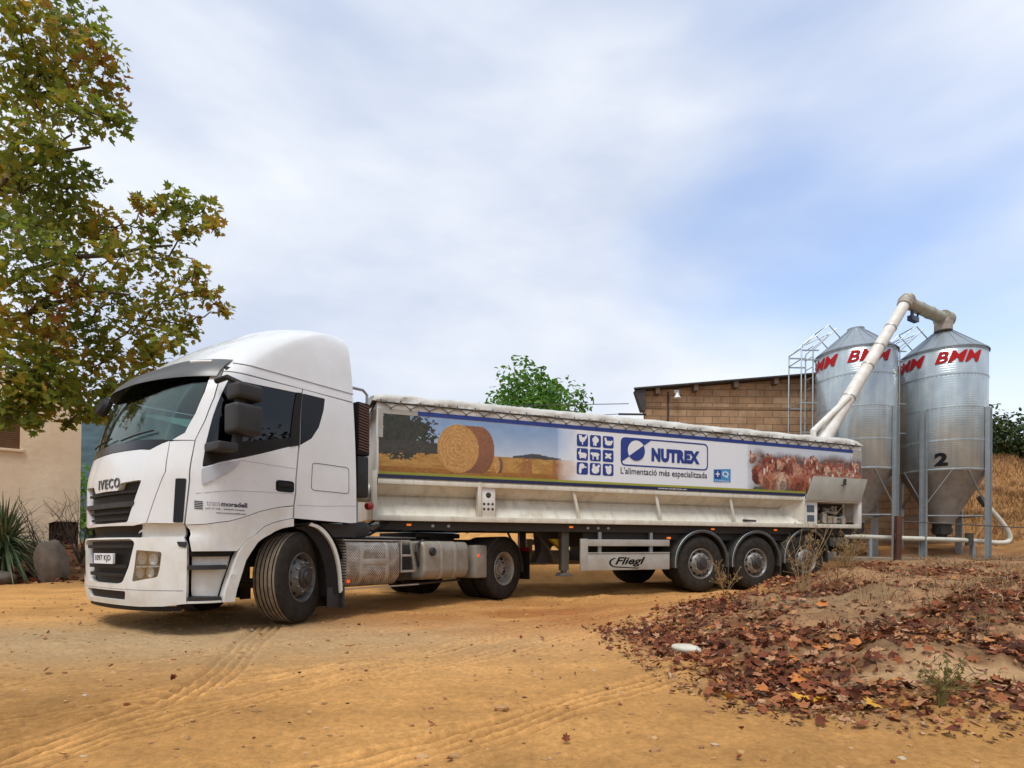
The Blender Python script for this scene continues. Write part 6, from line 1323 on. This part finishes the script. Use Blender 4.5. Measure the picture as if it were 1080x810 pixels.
# fallen leaves, weeds, gravel, straw
def litter():
    rng = np.random.default_rng(17)
    def ground_leaves(n, xr, yr, keep, smin, smax):
        x = rng.uniform(*xr, n); y = rng.uniform(*yr, n); k = keep(x, y); x, y = x[k], y[k]; z = terrain(x, y)
        e = .05; nx = (terrain(x - e, y) - terrain(x + e, y)) / (2 * e); ny = (terrain(x, y - e) - terrain(x, y + e)) / (2 * e)
        nn = np.stack([nx, ny, np.ones_like(nx)], 1) + rng.normal(size=(len(x), 3)) * .42
        return np.stack([x, y, z + rng.uniform(.004, .035, len(x))], 1), nn, rng.uniform(smin, smax, len(x))
    def keep(x, y):
        d = inside_dist(x, y, EDGE); q = drift(x, y) * .95 + .045 * (d > 0); return (rng.random(len(x)) < q * np.clip(1.35 - np.hypot(x, y) / 12, .16, 1)) & (d > -.3)
    a = ground_leaves(60000, (.7, 9.5), (2.4, 12.5), keep, .028, .085)
    b = ground_leaves(700, (-14, -8.0), (10.8, 14.9), lambda x, y: rng.random(len(x)) < .9, .08, .18)
    c = ground_leaves(900, (-7, 3), (1.8, 9.5), lambda x, y: rng.random(len(x)) < .3, .015, .05)
    P, N_, S_ = (np.concatenate(q) for q in zip(a, b, c)); V, F = scatter(None, 'plane', P, N_, S_, rng)
    o = leaf_object('leaf_litter', V, F, island_mat('fallen_leaf', [(0, (.06, .02, .010)), (.3, (.14, .036, .016)), (.55, (.24, .07, .026)), (.76, (.34, .13, .05)), (.92, (.44, .25, .14)), (.98, (.44, .17, .04)), (1, (.46, .2, .04))], .8, .1)); props(o, 'brown fallen plane leaves scattered over the bank', 'leaf litter', kind='stuff')
    big = [(1.95, 3.72, .12), (1.80, 3.32, .13), (1.62, 3.50, .10), (1.98, 3.02, .10), (2.25, 4.1, .10), (2.7, 4.3, .11), (3.1, 5.6, .13), (1.68, 3.22, .08), (2.05, 4.0, .09), (2.35, 4.6, .1)]
    for k, (x, y, s) in enumerate(big):
        V, F = scatter(None, 'plane', np.array([[x, y, gz(x, y) + .035]]), np.array([[rng.normal() * .3, -.35, 1]]), np.array([s]), rng)
        lo = leaf_object('fallen_leaf', V, F, M['yellow_leaf'] if k in (1, 3, 7) else M['orange_leaf'])
        props(lo, 'large yellow fallen leaf on the leaf bank' if k in (1, 3, 7) else 'large orange fallen leaf on the leaf bank', 'leaf', 'large yellow leaves on the bank' if k in (1, 3, 7) else 'large orange leaves on the bank')
def debris():
    rng = np.random.default_rng(29); n = 70000; x = rng.uniform(.6, 9, n); y = rng.uniform(2.4, 11, n); d = inside_dist(x, y, EDGE); c = vfbm(x * 1.2, y * 1.2, 141)
    k = (d > -.25) & (rng.random(n) < np.clip(.25 + (c - .4) * 2.2, 0.05, 1) * np.clip(1.3 - np.hypot(x, y) / 10, .12, 1)); x, y = x[k], y[k]; z = terrain(x, y)
    V, F = scatter(None, 'oval', np.stack([x, y, z + rng.uniform(.002, .02, len(x))], 1), rng.normal(size=(len(x), 3)) * .6 + np.array([0, 0, 1]), rng.uniform(.012, .045, len(x)), rng)
    o = leaf_object('leaf_crumbs', V, F, island_mat('leaf_crumb', [(0, (.06, .03, .016)), (.4, (.16, .07, .03)), (.7, (.27, .15, .075)), (1, (.42, .28, .17))], .85)); props(o, 'broken bits of dry leaf covering the bank', 'leaf litter', kind='stuff')
    t = MB()
    for i in range(320):
        x, y = rng.uniform(1, 7), rng.uniform(2.6, 9)
        if inside_dist(np.array([x]), np.array([y]), EDGE)[0] < 0: continue
        a = rng.uniform(0, 6.3); l = rng.uniform(.05, .28); z = gz(x, y) + .015; x2, y2 = x + math.cos(a) * l, y + math.sin(a) * l
        t.tube([(x, y, z), ((x + x2) / 2 + rng.normal() * .01, (y + y2) / 2, z + .02), (x2, y2, gz(x2, y2) + .012)], rng.uniform(.0015, .004), 5)
    props(t.build('twigs', M['bark']), 'thin dry twigs strewn over the leafy bank', 'twigs', kind='stuff')
debris()
M['yellow_leaf'] = pbr('yellow_leaf', (.60, .30, .02), .7, var=.3, vscale=14)
M['orange_leaf'] = pbr('orange_leaf', (.52, .17, .03), .7, var=.35, vscale=14)
litter()
def gravel():
    rng = np.random.default_rng(23); V = []; F = []
    ico = bmesh.new(); bmesh.ops.create_icosphere(ico, subdivisions=1, radius=1); bv = np.array([v.co for v in ico.verts]); bf = [tuple(v.index for v in f.verts) for f in ico.faces]; ico.free()
    n = 1500; x = rng.uniform(-8, 6, n); y = 1.8 + rng.random(n) ** 1.4 * 9; z = terrain(x, y); s = rng.uniform(.004, .014, n) * (1 + 1.5 * (rng.random(n) < .05))
    for i in range(n):
        o = len(V); q = bv * (1 + rng.normal(size=(len(bv), 1)) * .18) * s[i] * np.array([1.3, 1, .7]); V += (q + np.array([x[i], y[i], z[i] + s[i] * .2])).tolist(); F += [tuple(a + o for a in f) for f in bf]
    n = 420; x = rng.uniform(-6, 4, n); y = 1.8 + rng.random(n) ** 1.2 * 8
    for i in range(n):
        s_ = rng.uniform(.008, .02); z_ = gz(x[i], y[i]); o = len(V); q = bv * (1 + rng.normal(size=(len(bv), 1)) * .25) * s_ * np.array([1.3, 1, .55]); V += (q + np.array([x[i], y[i], z_])).tolist(); F += [tuple(a + o for a in f) for f in bf]
    o = leaf_object('gravel', V, F, island_mat('pebble', [(0, (.20, .10, .045)), (.7, (.42, .24, .10)), (.93, (.46, .28, .13)), (1, (.44, .38, .29))], .9)); props(o, 'small pebbles strewn on the sandy yard', 'gravel', kind='stuff')
gravel()
def blades(n, sampler, hmin, hmax, lean, mat, name, label, wid=.006, seed=1, stuff=True):
    rng = np.random.default_rng(seed); x, y = sampler(rng, n); z = terrain(x, y); V = []; F = []
    for i in range(len(x)):
        h = rng.uniform(hmin, hmax); a = rng.uniform(0, 2 * np.pi); l = rng.uniform(.1, lean); b = rng.uniform(0, 2 * np.pi); w = wid * rng.uniform(.6, 1.4); sx, sy = math.cos(b) * w, math.sin(b) * w; dx, dy = math.cos(a) * l * h, math.sin(a) * l * h; o = len(V)
        V += [(x[i] - sx, y[i] - sy, z[i] - .02), (x[i] + sx, y[i] + sy, z[i] - .02), (x[i] + dx * .4 + sx * .8, y[i] + dy * .4 + sy * .8, z[i] + h * .6), (x[i] + dx * .4 - sx * .8, y[i] + dy * .4 - sy * .8, z[i] + h * .6), (x[i] + dx, y[i] + dy, z[i] + h * (1 - .25 * l))]; F += [(o, o + 1, o + 2, o + 3), (o + 3, o + 2, o + 4)]
    o = leaf_object(name, V, F, mat); props(o, label, 'dry grass', kind='stuff'); return o
M['straw'] = island_mat('dry_grass', [(0, (.16, .08, .032)), (.5, (.30, .165, .065)), (1, (.46, .29, .13))], .85, .15)
M['straw_pale'] = island_mat('pale_straw', [(0, (.20, .12, .05)), (.6, (.38, .25, .11)), (1, (.50, .36, .18))], .85, .15)
def slope(rng, n):
    x = rng.uniform(13.2, 24, n); y = rng.uniform(15.5, 24, n); k = (x + y * .15 > 15.6 + rng.normal(size=n) * .4); return x[k], y[k]
blades(52000, slope, .05, .26, 1.0, M['straw'], 'dry_slope_grass', 'dry straw-coloured grass covering the slope right of the silos', .007, 2)
M['bank_straw'] = island_mat('bank_straw', [(0, (.12, .075, .04)), (.5, (.26, .165, .08)), (1, (.44, .31, .17))], .85, .15)
def bankg(rng, n):
    x = rng.uniform(2.0, 12, n); y = rng.uniform(3, 13.8, n); d = inside_dist(x, y, EDGE); c = vfbm(x * 1.5, y * 1.5, 133); k = (d > .1) & (rng.random(n) < np.clip((c - .46) * 5, 0, 1) * np.clip(d / 2, .1, 1)); return x[k], y[k]
blades(26000, bankg, .04, .16, 1.5, M['bank_straw'], 'dry_bank_grass', 'sparse dry grass on the leafy bank', .004, 3)
def weed(x, y, h, spread, n, label, seed, mat='straw_pale'):
    rng = np.random.default_rng(seed); t = MB(); z = gz(x, y); lf = MB()
    for q in range(n):
        a = rng.uniform(0, 2 * np.pi); hh = h * rng.uniform(.55, 1); s = spread * rng.uniform(.25, 1); e = Vector((math.cos(a) * s, math.sin(a) * s * .6, hh)); r0 = .0035 + .002 * rng.random(); pts = [Vector((0, 0, -.03)), e * .35 + Vector((0, 0, .08 * hh)), e * .7 + Vector((rng.normal() * .02, rng.normal() * .02, .05 * hh)), e]; t.tube(pts, r0, 5, .0015)
        for j in range(7):
            f = rng.uniform(.3, 1); p = e * f + Vector((0, 0, .05 * hh)); q2 = p + Vector((rng.normal() * .06, rng.normal() * .06, rng.uniform(.02, .14))); t.tube([p, q2], .0018, 4)
            for m in range(3):
                w = Vector((rng.normal(), rng.normal(), rng.normal())) * .012; lf.add([q2, q2 + w, q2 + w * .4 + Vector((0, 0, .02))], [(0, 1, 2)])
    T = thing('dry_weed', label, 'weed', (x, y, z), group='dry weeds on the bank'); t.build('stems', M[mat], T); lf.build('seed_heads', M[mat], T, smooth=0)
weed(3.72, 7.15, 1.02, .48, 12, 'tallest dry straw weed, in front of the rearmost trailer wheel', 5)
weed(4.35, 7.5, .55, .35, 12, 'bushy brown weed just right of the tallest straw weed', 6, 'straw')
weed(3.15, 8.25, .42, .25, 9, 'small straw weed by the foremost trailer wheel', 7)
weed(5.5, 9.15, .6, .38, 18, 'fluffy dry weed clump below the trailer tail', 8)
M['green_weed'] = island_mat('olive_weed', [(0, (.09, .09, .03)), (1, (.22, .18, .06))], .8, .1)
weed(2.30, 3.0, .17, .12, 7, 'short olive weed at the near right of the leaf bank', 9, 'green_weed')

# ------------------------------------------------------------------ post, pipes, cables
po = MB().box((-.055, -.05, -.2), (.055, .05, .95)).box((-.075, -.02, .45), (-.05, .02, .6)).build('steel_post', M['rust'], bevel=.01); po.location = (7.94, 11.5, .66); po.rotation_euler = (0, R(1), 0); props(po, 'rusty dark red steel post standing in front of the silos', 'post')
P = MB(); zp = 1.2
def arcp(pts, n=2): 
    p = [Vector(q) for q in pts]
    for _ in range(n):
        q = [p[0]]
        for a, b in zip(p[:-1], p[1:]): q += [a.lerp(b, .25), a.lerp(b, .75)]
        p = q + [p[-1]]
    return p
P.tube([(8.0, 14.1, 1.24), (8.95, 14.1, 1.22), (11.3, 14.1, 1.17)] + arcp([(11.9, 14.1, 1.14), (12.35, 14.1, 1.10), (12.62, 14.1, 1.16), (12.5, 14.1, 1.5), (11.9, 14.15, 2.2)], 3), .06, 10)
P.tube(arcp([(9.47, 13.9, .62), (9.58, 13.9, .85), (9.66, 13.95, 1.05), (9.66, 14.1, 1.2)], 2), .05, 10)
T_ = thing('feed_pipe', 'white plastic feed pipe running under both silos and bending up at the right', 'pipe', (0, 0, 0)); P.build('pipe_run', M['pvc'], T_, smooth=60)
MB().tube([(11.55, 14.1, 1.03), (11.55, 14.1, 1.35)], .09, 10).build('pipe_coupling', M['fender'], T_); MB().tube([(11.84, 14.15, 2.27), (12.0, 14.15, 2.05)], .075, 10).build('pipe_coupling', M['fender'], T_)
MB().box((9.0, 14.05, .6), (9.07, 14.15, 1.2)).build('pipe_support', M['galv_plain'], T_); MB().box((11.6, 14.05, .6), (11.67, 14.15, 1.1)).build('pipe_support', M['galv_plain'], T_)
for pts, r, nm, lab in (([(8.0, 11.5, 1.50), (10, 11.5, 1.42), (14, 11.6, 1.28)], .012, 'fence_cable', 'thin cable stretched from the rusty post to the right'), ([(3.3, 16.0, 5.0), (-6, 26, 7.2), (-20, 40, 9)], .012, 'power_cable', 'upper overhead cable running to the block building bracket'), ([(3.3, 16.0, 4.72), (-6, 26, 6.3), (-20, 40, 7.6)], .010, 'power_cable', 'lower overhead cable running to the block building bracket')):
    props(MB().tube(arcp(pts, 2), r, 5).build(nm, M['fender']), lab, 'cable')
